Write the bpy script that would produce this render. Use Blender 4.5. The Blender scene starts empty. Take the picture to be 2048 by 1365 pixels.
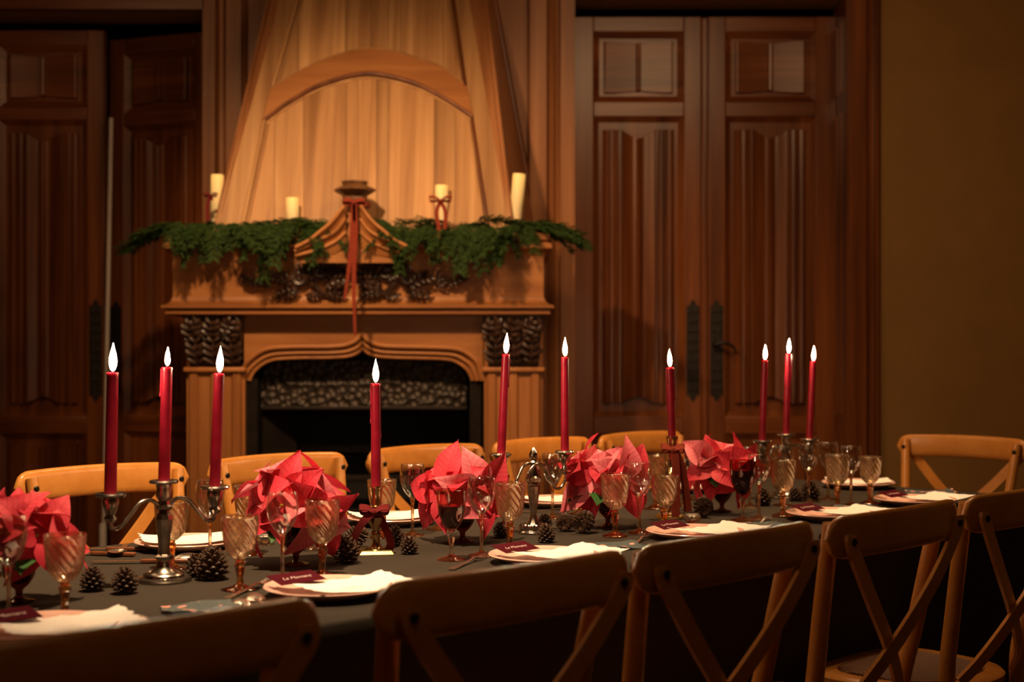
import bpy, bmesh, math, random
from mathutils import Vector, Matrix
sc = bpy.context.scene
col = sc.collection
PI = math.pi
# ------------------------------------------------------------------ camera
F, CX, CY, H = 2844.44, 1024.0, 705.0, 1.2       # focal length in pixels, principal column, horizon row, eye height
cam_d = bpy.data.cameras.new('camera')
cam_d.lens, cam_d.sensor_width = 50, 36
cam_d.shift_y = (CY - 682.5) / 2048
cam_d.clip_start = .05
cam_d.dof.use_dof = True
cam_d.dof.focus_distance = 3.3
cam_d.dof.aperture_fstop = 3.2
cam = bpy.data.objects.new('camera', cam_d)
cam.location = (0, 0, H)
cam.rotation_euler = (PI / 2, 0, 0)
col.objects.link(cam)
sc.camera = cam
# ------------------------------------------------------------------ world, lights, exposure
w = bpy.data.worlds.new('world')
sc.world = w
w.use_nodes = True
w.node_tree.nodes['Background'].inputs[0].default_value = (1, .62, .38, 1)
w.node_tree.nodes['Background'].inputs[1].default_value = .004
sc.view_settings.view_transform = 'Standard'
sc.view_settings.look = 'None'
sc.view_settings.exposure = 0.3
sc.view_settings.gamma = 1.0
sc.view_settings.use_curve_mapping = False
WARM = (1.0, .61, .30)

def lamp(name, kind, loc, target, energy, color=WARM, **kw):
    d = bpy.data.lights.new(name, kind)
    d.energy, d.color = energy, color
    for k, v in kw.items():
        setattr(d, k, v)
    o = bpy.data.objects.new(name, d)
    o.location = loc
    o.rotation_euler = (Vector(target) - Vector(loc)).to_track_quat('-Z', 'Y').to_euler()
    col.objects.link(o)
    return o

lamp('ceiling_spot_hood', 'SPOT', (-1.05, 4.25, 3.08), (-.55, 6.3, 1.40), 225, spot_size=math.radians(70), spot_blend=1.0, shadow_soft_size=.07)
lamp('ceiling_spot_table', 'SPOT', (-.50, 2.52, 3.05), (-.58, 3.25, .80), 400, spot_size=math.radians(60), spot_blend=.9, shadow_soft_size=.05, color=(1, .68, .39))
lamp('ceiling_spot_end', 'SPOT', (.78, 4.03, 3.05), (.43, 4.52, .80), 165, spot_size=math.radians(66), spot_blend=.9, shadow_soft_size=.05)
lamp('added_fill_doors', 'AREA', (.75, 4.5, 3.12), (.95, 5.6, 0), 34.0, size=1.0, shape='SQUARE')  # added fill that brightens the closed doors and brown wall, no fixture modelled
lamp('added_fill_left', 'AREA', (-2.0, 4.6, 3.12), (-2.0, 5.6, 0), 9.0, size=1.0, shape='SQUARE')  # added weak fill for the half-open doors, not a real lamp
lamp('added_fill_back', 'AREA', (.3, .9, 3.12), (.5, 2.6, 0), 3.5, size=1.2, shape='SQUARE')  # added fill from behind the camera to lift the near chair backs

# ------------------------------------------------------------------ coordinates
D = Vector((.708, .706, 0))        # along the table
N = Vector((-.706, .708, 0))       # across the table, towards the fireplace
TZ = .75
def P(x, y, Y):
    return Vector(((x - CX) * Y / F, Y, H + (CY - y) * Y / F))
def T(x, y, z=TZ):
    Y = F * (H - TZ) / (y - CY)
    return Vector(((x - CX) * Y / F, Y, z))
def TN(t, n, z=TZ):
    v = D * t + N * n
    return Vector((v.x, v.y, z))

# ------------------------------------------------------------------ materials
MATS = {}
def new_mat(name):
    m = bpy.data.materials.new(name)
    m.use_nodes = True
    nt = m.node_tree
    b = nt.nodes['Principled BSDF']
    MATS[name] = m
    return m, nt, b
def L(nt, a, b):
    nt.links.new(a, b)
def ramp(nt, fac, stops):
    r = nt.nodes.new('ShaderNodeValToRGB')
    e = r.color_ramp.elements
    while len(e) < len(stops):
        e.new(.5)
    for i, (p, c) in enumerate(stops):
        e[i].position, e[i].color = p, (*c, 1)
    L(nt, fac, r.inputs[0])
    return r
def coords(nt, kind='Object', scale=(1, 1, 1), rnd=False):
    tc = nt.nodes.new('ShaderNodeTexCoord')
    mp = nt.nodes.new('ShaderNodeMapping')
    mp.inputs['Scale'].default_value = scale
    src = tc.outputs[kind]
    if rnd:
        oi = nt.nodes.new('ShaderNodeObjectInfo')
        mu = nt.nodes.new('ShaderNodeMath'); mu.operation = 'MULTIPLY'; mu.inputs[1].default_value = 37.0
        L(nt, oi.outputs['Random'], mu.inputs[0])
        ad = nt.nodes.new('ShaderNodeVectorMath'); ad.operation = 'ADD'
        L(nt, src, ad.inputs[0]); L(nt, mu.outputs[0], ad.inputs[1])
        src = ad.outputs[0]
    L(nt, src, mp.inputs['Vector'])
    return mp.outputs[0]
def noise(nt, vec, scale, detail=4, rough=.55, dist=0.0):
    n = nt.nodes.new('ShaderNodeTexNoise')
    n.inputs['Scale'].default_value = scale
    n.inputs['Detail'].default_value = detail
    n.inputs['Roughness'].default_value = rough
    n.inputs['Distortion'].default_value = dist
    L(nt, vec, n.inputs['Vector'])
    return n.outputs['Fac']
def bump(nt, b, h, strength=.3, dist=.002):
    bp = nt.nodes.new('ShaderNodeBump')
    bp.inputs['Strength'].default_value = strength
    bp.inputs['Distance'].default_value = dist
    L(nt, h, bp.inputs['Height'])
    L(nt, bp.outputs[0], b.inputs['Normal'])

def wood(name, dark, mid, light, scale=(14, 14, 1.2), rough=.38, coat=.0, spec=.5, contrast=1.0):
    m, nt, b = new_mat(name)
    v = coords(nt, 'Object', scale, True)
    f = noise(nt, v, 1.0, 6, .6, .25)
    r = ramp(nt, f, [(.5 - .22 / contrast, dark), (.5, mid), (.5 + .2 / contrast, light)])
    oi = nt.nodes.new('ShaderNodeObjectInfo')
    hs = nt.nodes.new('ShaderNodeHueSaturation')
    mr = nt.nodes.new('ShaderNodeMapRange'); mr.inputs[3].default_value = .86; mr.inputs[4].default_value = 1.14
    L(nt, oi.outputs['Random'], mr.inputs[0]); L(nt, mr.outputs[0], hs.inputs['Value'])
    L(nt, r.outputs[0], hs.inputs['Color'])
    L(nt, hs.outputs[0], b.inputs['Base Color'])
    b.inputs['Roughness'].default_value = rough
    b.inputs['Specular IOR Level'].default_value = spec
    b.inputs['Coat Weight'].default_value = coat
    b.inputs['Coat Roughness'].default_value = .25
    v2 = coords(nt, 'Object', tuple(s * 6 for s in scale), True)
    bump(nt, b, noise(nt, v2, 1.0, 3), .12, .001)
    return m
def plain(name, c, rough=.5, metal=0.0, var=.12, scale=40, bmp=0.0, **kw):
    m, nt, b = new_mat(name)
    v = coords(nt)
    f = noise(nt, v, scale, 3)
    lo = tuple(max(0, x * (1 - var)) for x in c); hi = tuple(min(1, x * (1 + var)) for x in c)
    r = ramp(nt, f, [(.3, lo), (.7, hi)])
    L(nt, r.outputs[0], b.inputs['Base Color'])
    b.inputs['Roughness'].default_value = rough
    b.inputs['Metallic'].default_value = metal
    for k, val in kw.items():
        b.inputs[k.replace('_', ' ')].default_value = val
    if bmp:
        bump(nt, b, noise(nt, v, scale * 3, 3), bmp, .002)
    return m

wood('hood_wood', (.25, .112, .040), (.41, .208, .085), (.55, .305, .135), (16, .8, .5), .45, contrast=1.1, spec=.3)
wood('mantel_wood', (.26, .092, .027), (.38, .145, .044), (.46, .195, .066), (1.2, 1, 12), .42, spec=.3)
wood('pilaster_wood', (.26, .092, .027), (.38, .145, .044), (.46, .195, .066), (14, .8, .8), .42, spec=.3)
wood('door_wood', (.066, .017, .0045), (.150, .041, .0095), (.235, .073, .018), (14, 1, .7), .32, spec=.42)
wood('door_rail_wood', (.066, .017, .0045), (.150, .041, .0095), (.235, .073, .018), (.9, 1, 14), .32, spec=.42)
wood('panel_wood', (.17, .062, .022), (.27, .105, .038), (.36, .155, .062), (14, 1, .6), .40, spec=.3)
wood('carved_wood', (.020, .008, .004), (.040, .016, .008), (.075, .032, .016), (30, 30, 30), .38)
wood('finial_wood', (.07, .03, .012), (.14, .06, .022), (.2, .09, .035), (20, 20, 20), .4)
wood('chair_wood', (.47, .170, .030), (.56, .220, .042), (.63, .265, .058), (22, 22, 22), .27, .25, contrast=.7)
wood('floor_wood', (.035, .016, .008), (.06, .028, .013), (.09, .042, .02), (1.2, 9, 9), .4)
plain('wall_paint', (.25, .122, .026), .75, var=.06, scale=6, bmp=.05)
plain('plaster', (.30, .22, .15), .8, var=.05, scale=4)
plain('iron', (.028, .02, .016), .5, .6, .3, 60, .4)
plain('bolt_metal', (.03, .022, .018), .4, .8)
plain('stone_dark', (.014, .010, .008), .9, var=.3, scale=14, bmp=.3, Specular_IOR_Level=.1)
plain('soot_and_gap_dark', (.010, .008, .007), .95, var=.3)
m, nt, b = new_mat('cast_iron')
v = coords(nt)
vo = nt.nodes.new('ShaderNodeTexVoronoi'); vo.inputs['Scale'].default_value = 34
L(nt, v, vo.inputs['Vector'])
r = ramp(nt, vo.outputs['Distance'], [(.1, (.075, .050, .036)), (.6, (.028, .019, .014))])
L(nt, r.outputs[0], b.inputs['Base Color'])
b.inputs['Roughness'].default_value = .5
b.inputs['Metallic'].default_value = .3
bump(nt, b, vo.outputs['Distance'], .9, .02)
# tablecloth
m, nt, b = new_mat('cloth')
v = coords(nt)
f = noise(nt, v, 700, 2)
r = ramp(nt, f, [(.3, (.024, .018, .0125)), (.7, (.046, .034, .024))])
L(nt, r.outputs[0], b.inputs['Base Color'])
b.inputs['Roughness'].default_value = .9
b.inputs['Specular IOR Level'].default_value = .2
bump(nt, b, f, .25, .001)
# woven seat
m, nt, b = new_mat('woven_cane')
v = coords(nt, 'Object', (1, 1, 1))
w1 = nt.nodes.new('ShaderNodeTexChecker'); w1.inputs['Scale'].default_value = 160
w1.inputs[1].default_value = (.22, .085, .032, 1); w1.inputs[2].default_value = (.09, .033, .013, 1)
L(nt, v, w1.inputs['Vector'])
L(nt, w1.outputs['Color'], b.inputs['Base Color'])
b.inputs['Roughness'].default_value = .55
wv = nt.nodes.new('ShaderNodeTexWave'); wv.inputs['Scale'].default_value = 38; wv.inputs['Distortion'].default_value = .8
L(nt, v, wv.inputs['Vector'])
bump(nt, b, wv.outputs['Fac'], .9, .004)
# candle wax, flame
m, nt, b = new_mat('red_wax')
v = coords(nt); f = noise(nt, v, 30, 3)
r = ramp(nt, f, [(.3, (.22, .004, .018)), (.7, (.33, .010, .032))])
L(nt, r.outputs[0], b.inputs['Base Color'])
b.inputs['Roughness'].default_value = .32
b.inputs['Subsurface Weight'].default_value = .25
b.inputs['Subsurface Radius'].default_value = (.02, .003, .003)
b.inputs['Subsurface Scale'].default_value = .5
m, nt, b = new_mat('flame')
b.inputs['Base Color'].default_value = (0, 0, 0, 1)
b.inputs['Emission Color'].default_value = (1, .70, .42, 1)
lw = nt.nodes.new('ShaderNodeLayerWeight'); lw.inputs['Blend'].default_value = .35
r = ramp(nt, lw.outputs['Facing'], [(0, (1, .72, .44)), (1, (1, .52, .22))])
L(nt, r.outputs[0], b.inputs['Emission Color'])
b.inputs['Emission Strength'].default_value = 330
plain('wick', (.02, .015, .012), .9)
m, nt, b = new_mat('ivory_wax')
v = coords(nt, 'Generated')
sp = nt.nodes.new('ShaderNodeSeparateXYZ'); L(nt, v, sp.inputs[0])
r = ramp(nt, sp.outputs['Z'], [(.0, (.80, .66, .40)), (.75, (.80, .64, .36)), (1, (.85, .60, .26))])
L(nt, r.outputs[0], b.inputs['Base Color'])
b.inputs['Roughness'].default_value = .45
b.inputs['Subsurface Weight'].default_value = .2
b.inputs['Subsurface Scale'].default_value = .02
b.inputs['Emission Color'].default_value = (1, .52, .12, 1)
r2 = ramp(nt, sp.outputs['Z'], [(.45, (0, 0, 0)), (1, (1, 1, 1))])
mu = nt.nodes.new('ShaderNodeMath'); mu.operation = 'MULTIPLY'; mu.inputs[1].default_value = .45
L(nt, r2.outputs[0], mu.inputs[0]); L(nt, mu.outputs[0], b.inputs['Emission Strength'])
# metals
plain('pewter', (.40, .34, .29), .26, 1.0, .35, 30, .05)
plain('silver', (.50, .42, .35), .20, 1.0, .4, 60, .15)
plain('brass', (.60, .40, .20), .20, 1.0, .25, 25)
plain('brass_base', (.62, .46, .16), .30, 1.0, .2, 25)
plain('cutlery_steel', (.72, .62, .53), .27, 1.0, .1, 25)
plain('gilt_handle', (.42, .27, .10), .32, 1.0, .2, 25)
plain('rosewood_handle', (.16, .05, .02), .35, 0, .3, 40)
# glass
def glass(name, tint, mix_t, rough=.015, ior=1.45, edge=.0):
    m, nt, b = new_mat(name)
    out = nt.nodes['Material Output']
    v = coords(nt); f = noise(nt, v, 20, 2)
    r = ramp(nt, f, [(.3, tuple(x * .97 for x in tint)), (.7, tint)])
    b.inputs['Transmission Weight'].default_value = 1
    b.inputs['Roughness'].default_value = rough
    b.inputs['IOR'].default_value = ior
    L(nt, r.outputs[0], b.inputs['Base Color'])
    tr = nt.nodes.new('ShaderNodeBsdfTransparent')
    L(nt, r.outputs[0], tr.inputs[0])
    mx = nt.nodes.new('ShaderNodeMixShader'); mx.inputs[0].default_value = mix_t
    L(nt, b.outputs[0], mx.inputs[1]); L(nt, tr.outputs[0], mx.inputs[2])
    if edge:
        gl = nt.nodes.new('ShaderNodeBsdfGlossy'); gl.inputs['Roughness'].default_value = .09
        gl.inputs[0].default_value = (1, .92, .8, 1)
        lw = nt.nodes.new('ShaderNodeLayerWeight'); lw.inputs[0].default_value = .4
        ma = nt.nodes.new('ShaderNodeMath'); ma.operation = 'MULTIPLY_ADD'; ma.inputs[1].default_value = .25; ma.inputs[2].default_value = edge
        L(nt, lw.outputs['Facing'], ma.inputs[0])
        m2 = nt.nodes.new('ShaderNodeMixShader')
        L(nt, ma.outputs[0], m2.inputs[0]); L(nt, mx.outputs[0], m2.inputs[1]); L(nt, gl.outputs[0], m2.inputs[2])
        mx = m2
    L(nt, mx.outputs[0], out.inputs[0])
    return m
def thin_glass(name, tint, gloss=1.0):
    m, nt, b = new_mat(name)
    out = nt.nodes['Material Output']
    tr = nt.nodes.new('ShaderNodeBsdfTransparent'); tr.inputs[0].default_value = (*tint, 1)
    gl = nt.nodes.new('ShaderNodeBsdfGlossy'); gl.inputs['Roughness'].default_value = .06
    v = coords(nt); f = noise(nt, v, 20, 2)
    r = ramp(nt, f, [(.3, (.9, .9, .9)), (.7, (1, 1, 1))]); L(nt, r.outputs[0], gl.inputs[0])
    lw = nt.nodes.new('ShaderNodeLayerWeight'); lw.inputs[0].default_value = .5
    pw = nt.nodes.new('ShaderNodeMath'); pw.operation = 'POWER'; pw.inputs[1].default_value = 3.5
    L(nt, lw.outputs['Facing'], pw.inputs[0])
    mu = nt.nodes.new('ShaderNodeMath'); mu.operation = 'MULTIPLY_ADD'; mu.inputs[1].default_value = .32 * gloss; mu.inputs[2].default_value = .05 * gloss
    L(nt, pw.outputs[0], mu.inputs[0])
    mx = nt.nodes.new('ShaderNodeMixShader')
    L(nt, mu.outputs[0], mx.inputs[0]); L(nt, tr.outputs[0], mx.inputs[1]); L(nt, gl.outputs[0], mx.inputs[2])
    L(nt, mx.outputs[0], out.inputs[0])
    return m
thin_glass('clear_bowl', (.97, .96, .94), 2.2)
glass('clear_stem', (1, .93, .85), .35)
glass('amber_bowl', (1, .91, .78), .50, ior=1.38, edge=.12)
glass('amber_stem', (1, .45, .13), .15, edge=.06)
glass('blush_stem', (1, .72, .50), .25)
thin_glass('ruby_bowl', (.72, .16, .13), 1.5)
thin_glass('ruby_clear_bowl', (.86, .60, .56), 1.5)
plain('wine', (.035, .002, .004), .06, var=.1)
glass('crystal', (1, .96, .92), .15, ior=1.55)
thin_glass('vase_glass', (.38, .15, .06), 1.4)
# flowers
def bract_mat(name, base, vein, back):
    m, nt, b = new_mat(name)
    tc = nt.nodes.new('ShaderNodeTexCoord')
    sp = nt.nodes.new('ShaderNodeSeparateXYZ'); L(nt, tc.outputs['Object'], sp.inputs[0])
    def mth(op, a, bb=None, c=None):
        n = nt.nodes.new('ShaderNodeMath'); n.operation = op
        for i, x in enumerate((a, bb)):
            if x is None: continue
            if isinstance(x, (int, float)): n.inputs[i].default_value = x
            else: L(nt, x, n.inputs[i])
        return n.outputs[0]
    ax = mth('ABSOLUTE', sp.outputs['X'])
    k = mth('MULTIPLY', mth('SUBTRACT', sp.outputs['Y'], mth('MULTIPLY', ax, .75)), 95.0)
    fr = mth('FRACT', k)
    side = mth('LESS_THAN', fr, .14)
    mid = mth('LESS_THAN', ax, .0009)
    ln = mth('MAXIMUM', side, mid)
    v = coords(nt, 'Object', (1, 1, 1), True)
    r = ramp(nt, noise(nt, v, 25, 3), [(.3, base), (.7, back)])
    mx = nt.nodes.new('ShaderNodeMix'); mx.data_type = 'RGBA'
    L(nt, mth('MULTIPLY', ln, .45), mx.inputs['Factor'])
    L(nt, r.outputs[0], mx.inputs['A']); mx.inputs['B'].default_value = (*vein, 1)
    oi = nt.nodes.new('ShaderNodeObjectInfo')
    hs = nt.nodes.new('ShaderNodeHueSaturation')
    mr = nt.nodes.new('ShaderNodeMapRange'); mr.inputs[3].default_value = .75; mr.inputs[4].default_value = 1.15
    L(nt, oi.outputs['Random'], mr.inputs[0]); L(nt, mr.outputs[0], hs.inputs['Value'])
    L(nt, mx.outputs['Result'], hs.inputs['Color'])
    L(nt, hs.outputs[0], b.inputs['Base Color'])
    b.inputs['Roughness'].default_value = .6
    b.inputs['Specular IOR Level'].default_value = .25
    bump(nt, b, ln, -.5, .0012)
    out = nt.nodes['Material Output']
    tl = nt.nodes.new('ShaderNodeBsdfTranslucent'); L(nt, hs.outputs[0], tl.inputs[0])
    ms = nt.nodes.new('ShaderNodeMixShader'); ms.inputs[0].default_value = .22
    L(nt, b.outputs[0], ms.inputs[1]); L(nt, tl.outputs[0], ms.inputs[2]); L(nt, ms.outputs[0], out.inputs[0])
    return m
bract_mat('bract_red', (.62, .026, .055), (.34, .012, .025), (.76, .075, .105))
bract_mat('bract_pink', (.80, .15, .20), (.50, .04, .07), (.86, .26, .30))
bract_mat('leaf_green', (.030, .11, .022), (.10, .2, .05), (.05, .17, .03))
plain('cyathia', (.45, .38, .05), .5)
plain('foliage', (.024, .050, .008), .7, var=.6, scale=25, Specular_IOR_Level=.2)
plain('twig', (.06, .03, .015), .8)
plain('velvet', (.22, .034, .018), .9, var=.15, scale=90, Sheen_Weight=.05, Specular_IOR_Level=.1)
plain('velvet_dark', (.13, .012, .014), .9, var=.15, scale=90, Sheen_Weight=.05, Specular_IOR_Level=.1)
m, nt, b = new_mat('pinecone')
v = coords(nt, 'Object', (1, 1, 1))
r = ramp(nt, noise(nt, v, 160, 3), [(.35, (.030, .013, .006)), (.7, (.115, .055, .027))])
L(nt, r.outputs[0], b.inputs['Base Color'])
b.inputs['Roughness'].default_value = .55
plain('plate_pink', (.80, .47, .38), .22, var=.05)
plain('paper', (.90, .83, .76), .85, var=.03, scale=120)
plain('card_maroon', (.065, .005, .010), .95, var=.1, Specular_IOR_Level=.05)
plain('ink_white', (.85, .68, .62), .7, var=.02)
plain('ink_grey', (.42, .36, .34), .8, var=.02)
plain('pole_paint', (.52, .45, .40), .5, var=.05)
m, nt, b = new_mat('napkin_print')
v = coords(nt)
vo = nt.nodes.new('ShaderNodeTexVoronoi'); vo.inputs['Scale'].default_value = 30; vo.inputs['Randomness'].default_value = .9
L(nt, v, vo.inputs['Vector'])
r = ramp(nt, vo.outputs['Distance'], [(.0, (.42, .08, .04)), (.14, (.75, .32, .24)), (.24, (.6, .24, .18)), (.27, (.055, .07, .07))])
vo2 = nt.nodes.new('ShaderNodeTexVoronoi'); vo2.inputs['Scale'].default_value = 55
L(nt, v, vo2.inputs['Vector'])
r3 = ramp(nt, vo2.outputs['Distance'], [(.0, (.3, .28, .12)), (.12, (.16, .2, .13)), (.15, (0, 0, 0))])
mx = nt.nodes.new('ShaderNodeMix'); mx.data_type = 'RGBA'; mx.blend_type = 'LIGHTEN'; mx.inputs['Factor'].default_value = 1
L(nt, r.outputs[0], mx.inputs['A']); L(nt, r3.outputs[0], mx.inputs['B'])
L(nt, mx.outputs['Result'], b.inputs['Base Color'])
b.inputs['Roughness'].default_value = .85

# ------------------------------------------------------------------ mesh helpers
class MB:
    def __init__(s):
        s.v, s.f = [], []
    def add(s, vs, fs):
        o = len(s.v)
        s.v += [tuple(x) for x in vs]
        s.f += [tuple(i + o for i in f) for f in fs]
        return s
    def box(s, c, size, M=None):
        x, y, z = (k / 2 for k in size)
        vs = [Vector((a * x, b * y, e * z)) for a in (-1, 1) for b in (-1, 1) for e in (-1, 1)]
        if M is not None: vs = [M @ v for v in vs]
        c = Vector(c)
        return s.add([v + c for v in vs], [(0, 1, 3, 2), (4, 6, 7, 5), (0, 4, 5, 1), (2, 3, 7, 6), (0, 2, 6, 4), (1, 5, 7, 3)])
    def box2(s, a, b):
        a, b = Vector(a), Vector(b)
        return s.box((a + b) / 2, [abs(k) for k in (b - a)])
    def lathe(s, prof, seg=24, c=(0, 0, 0), rmod=None, closed=False, M=None):
        """prof: (r, z) list; ends on the axis are closed."""
        c = Vector(c); vs = []; idx = []
        for r, z in prof:
            if r < 1e-6:
                vs.append(Vector((0, 0, z))); idx.append([len(vs) - 1] * seg)
            else:
                row = []
                for k in range(seg):
                    a = 2 * PI * k / seg
                    rr = r * (rmod(a, z, r) if rmod else 1)
                    vs.append(Vector((rr * math.cos(a), rr * math.sin(a), z))); row.append(len(vs) - 1)
                idx.append(row)
        fs = []
        rows = list(range(len(idx)))
        pairs = list(zip(rows, rows[1:])) + ([(rows[-1], rows[0])] if closed else [])
        for i, j in pairs:
            for k in range(seg):
                q = [idx[i][k], idx[i][(k + 1) % seg], idx[j][(k + 1) % seg], idx[j][k]]
                q2 = []
                for x in q:
                    if x not in q2: q2.append(x)
                if len(q2) > 2: fs.append(q2)
        if not closed:
            if prof[0][0] > 1e-6: fs.append(list(reversed(idx[0])))
            if prof[-1][0] > 1e-6: fs.append(list(idx[-1]))
        if M is not None: vs = [M @ v for v in vs]
        return s.add([v + c for v in vs], fs)
    def tube(s, pts, rad, seg=8, flat=None):
        pts = [Vector(p) for p in pts]
        n = len(pts)
        if not isinstance(rad, (list, tuple)): rad = [rad] * n
        ref = Vector((0, 0, 1))
        vs, fs = [], []
        prev = None
        for i, p in enumerate(pts):
            t = (pts[min(i + 1, n - 1)] - pts[max(i - 1, 0)]).normalized()
            if prev is None:
                a = t.cross(ref)
                if a.length < .1: a = t.cross(Vector((1, 0, 0)))
                a.normalize()
            else:
                a = (prev - t * prev.dot(t)).normalized()
            prev = a
            bb = t.cross(a)
            for k in range(seg):
                an = 2 * PI * k / seg
                vs.append(p + (a * math.cos(an) + bb * math.sin(an)) * rad[i])
        for i in range(n - 1):
            for k in range(seg):
                fs.append((i * seg + k, i * seg + (k + 1) % seg, (i + 1) * seg + (k + 1) % seg, (i + 1) * seg + k))
        fs.append(tuple(reversed(range(seg)))); fs.append(tuple(range((n - 1) * seg, n * seg)))
        return s.add(vs, fs)
    def strip(s, pts, side, wd, th, caps=True):
        """flat ribbon with thickness; side: vector or list of vectors; wd: width or list."""
        pts = [Vector(p) for p in pts]; n = len(pts)
        vs = []
        for i, p in enumerate(pts):
            t = (pts[min(i + 1, n - 1)] - pts[max(i - 1, 0)]).normalized()
            sd = Vector(side[i] if isinstance(side, list) else side)
            sd = (sd - t * sd.dot(t)).normalized()
            nm = t.cross(sd)
            ww = (wd[i] if isinstance(wd, list) else wd) / 2
            for a, b in ((-1, -1), (1, -1), (1, 1), (-1, 1)):
                vs.append(p + sd * ww * a + nm * th / 2 * b)
        fs = []
        for i in range(n - 1):
            for k in range(4):
                fs.append((i * 4 + k, i * 4 + (k + 1) % 4, (i + 1) * 4 + (k + 1) % 4, (i + 1) * 4 + k))
        fs.append((3, 2, 1, 0)); o = (n - 1) * 4; fs.append((o, o + 1, o + 2, o + 3))
        return s.add(vs, fs)
    def prism(s, poly, vec):
        n = len(poly); vec = Vector(vec)
        vs = [Vector(p) for p in poly] + [Vector(p) + vec for p in poly]
        fs = [tuple(range(n)), tuple(reversed(range(n, 2 * n)))]
        for i in range(n):
            j = (i + 1) % n
            fs.append((i, i + n, j + n, j))
        return s.add(vs, fs)
    def quadstrip(s, A, B, vec):
        """solid between two equal-length polylines, thickness vec."""
        n = len(A); vec = Vector(vec)
        A = [Vector(p) for p in A]; B = [Vector(p) for p in B]
        vs = A + B + [p + vec for p in A] + [p + vec for p in B]
        fs = []
        for i in range(n - 1):
            fs += [(i, i + 1, n + i + 1, n + i), (2 * n + i, 3 * n + i, 3 * n + i + 1, 2 * n + i + 1),
                   (i, 2 * n + i, 2 * n + i + 1, i + 1), (n + i, n + i + 1, 3 * n + i + 1, 3 * n + i)]
        fs += [(0, n, 3 * n, 2 * n), (n - 1, 3 * n - 1, 4 * n - 1, 2 * n - 1)]
        return s.add(vs, fs)
    def ico(s, c, r, sub=1, M=None, jit=0, rnd=None):
        bm = bmesh.new(); bmesh.ops.create_icosphere(bm, subdivisions=sub, radius=1)
        rr = r if isinstance(r, (tuple, list)) else (r, r, r)
        vs = []
        for v in bm.verts:
            k = 1 + (rnd.uniform(-jit, jit) if rnd else 0)
            p = Vector((v.co.x * rr[0], v.co.y * rr[1], v.co.z * rr[2])) * k
            if M is not None: p = M @ p
            vs.append(p + Vector(c))
        fs = [tuple(v.index for v in f.verts) for f in bm.faces]
        bm.free()
        return s.add(vs, fs)
    def mesh(s, name, smooth=35):
        me = bpy.data.meshes.new(name)
        me.from_pydata(s.v, [], s.f)
        bm = bmesh.new(); bm.from_mesh(me)
        bmesh.ops.recalc_face_normals(bm, faces=bm.faces)
        bm.to_mesh(me); bm.free()
        if smooth:
            me.shade_smooth()
            me.set_sharp_from_angle(angle=math.radians(smooth))
        return me

def thing(name, label, cat, loc=(0, 0, 0), rz=0, group=None):
    o = bpy.data.objects.new(name, None)
    o.empty_display_size = .05
    col.objects.link(o)
    o.location = loc; o.rotation_euler = (0, 0, rz)
    o['label'] = label; o['category'] = cat
    if group: o['group'] = group
    return o
def part(name, mb, mat, parent=None, loc=None, rot=None, bevel=0, smooth=35, label=None):
    me = mb.mesh(name, smooth) if isinstance(mb, MB) else mb
    if not me.materials: me.materials.append(MATS[mat])
    o = bpy.data.objects.new(name, me)
    col.objects.link(o)
    if parent is not None: o.parent = parent
    if loc is not None: o.location = loc
    if rot is not None: o.rotation_euler = rot
    if bevel:
        md = o.modifiers.new('bevel', 'BEVEL'); md.width = bevel; md.segments = 2; md.limit_method = 'ANGLE'
    if label: o['label'] = label
    return o
def tag(o, label, cat, group=None):
    o['label'] = label; o['category'] = cat
    if group: o['group'] = group
    return o
def struct(name, mb, mat, **kw):
    o = part(name, mb, mat, **kw)
    o['kind'] = 'structure'
    return o
def copy_tree(o, parent=None):
    c = o.copy(); col.objects.link(c); c.parent = parent
    for ch in o.children: copy_tree(ch, c)
    return c
def place(proto, used, loc, rz, label, group=None, scale=None):
    o = proto if not used[0] else copy_tree(proto)
    used[0] = True
    o.location = loc; o.rotation_euler = (0, 0, rz); o['label'] = label
    if group: o['group'] = group
    if scale: o.scale = (scale,) * 3
    return o
def bez(p0, p1, p2, p3, n=12):
    p0, p1, p2, p3 = map(Vector, (p0, p1, p2, p3)); r = []
    for i in range(n + 1):
        t = i / n; u = 1 - t
        r.append(p0 * u ** 3 + p1 * 3 * u * u * t + p2 * 3 * u * t * t + p3 * t ** 3)
    return r
def smoothpath(pts, n=6):
    """Catmull-Rom through pts."""
    pts = [Vector(p) for p in pts]; out = []
    q = [pts[0] * 2 - pts[1]] + pts + [pts[-1] * 2 - pts[-2]]
    for i in range(1, len(q) - 2):
        a, b, c, d = q[i - 1:i + 3]
        for k in range(n):
            t = k / n
            out.append(.5 * ((2 * b) + (c - a) * t + (2 * a - 5 * b + 4 * c - d) * t * t + (3 * b - a - 3 * c + d) * t ** 3))
    out.append(pts[-1])
    return out
def interp(pts, x):
    for (a, b), (c, d) in zip(pts, pts[1:]):
        if a <= x <= c: return b + (d - b) * (x - a) / (c - a)
    return pts[0][1] if x < pts[0][0] else pts[-1][1]

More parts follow.
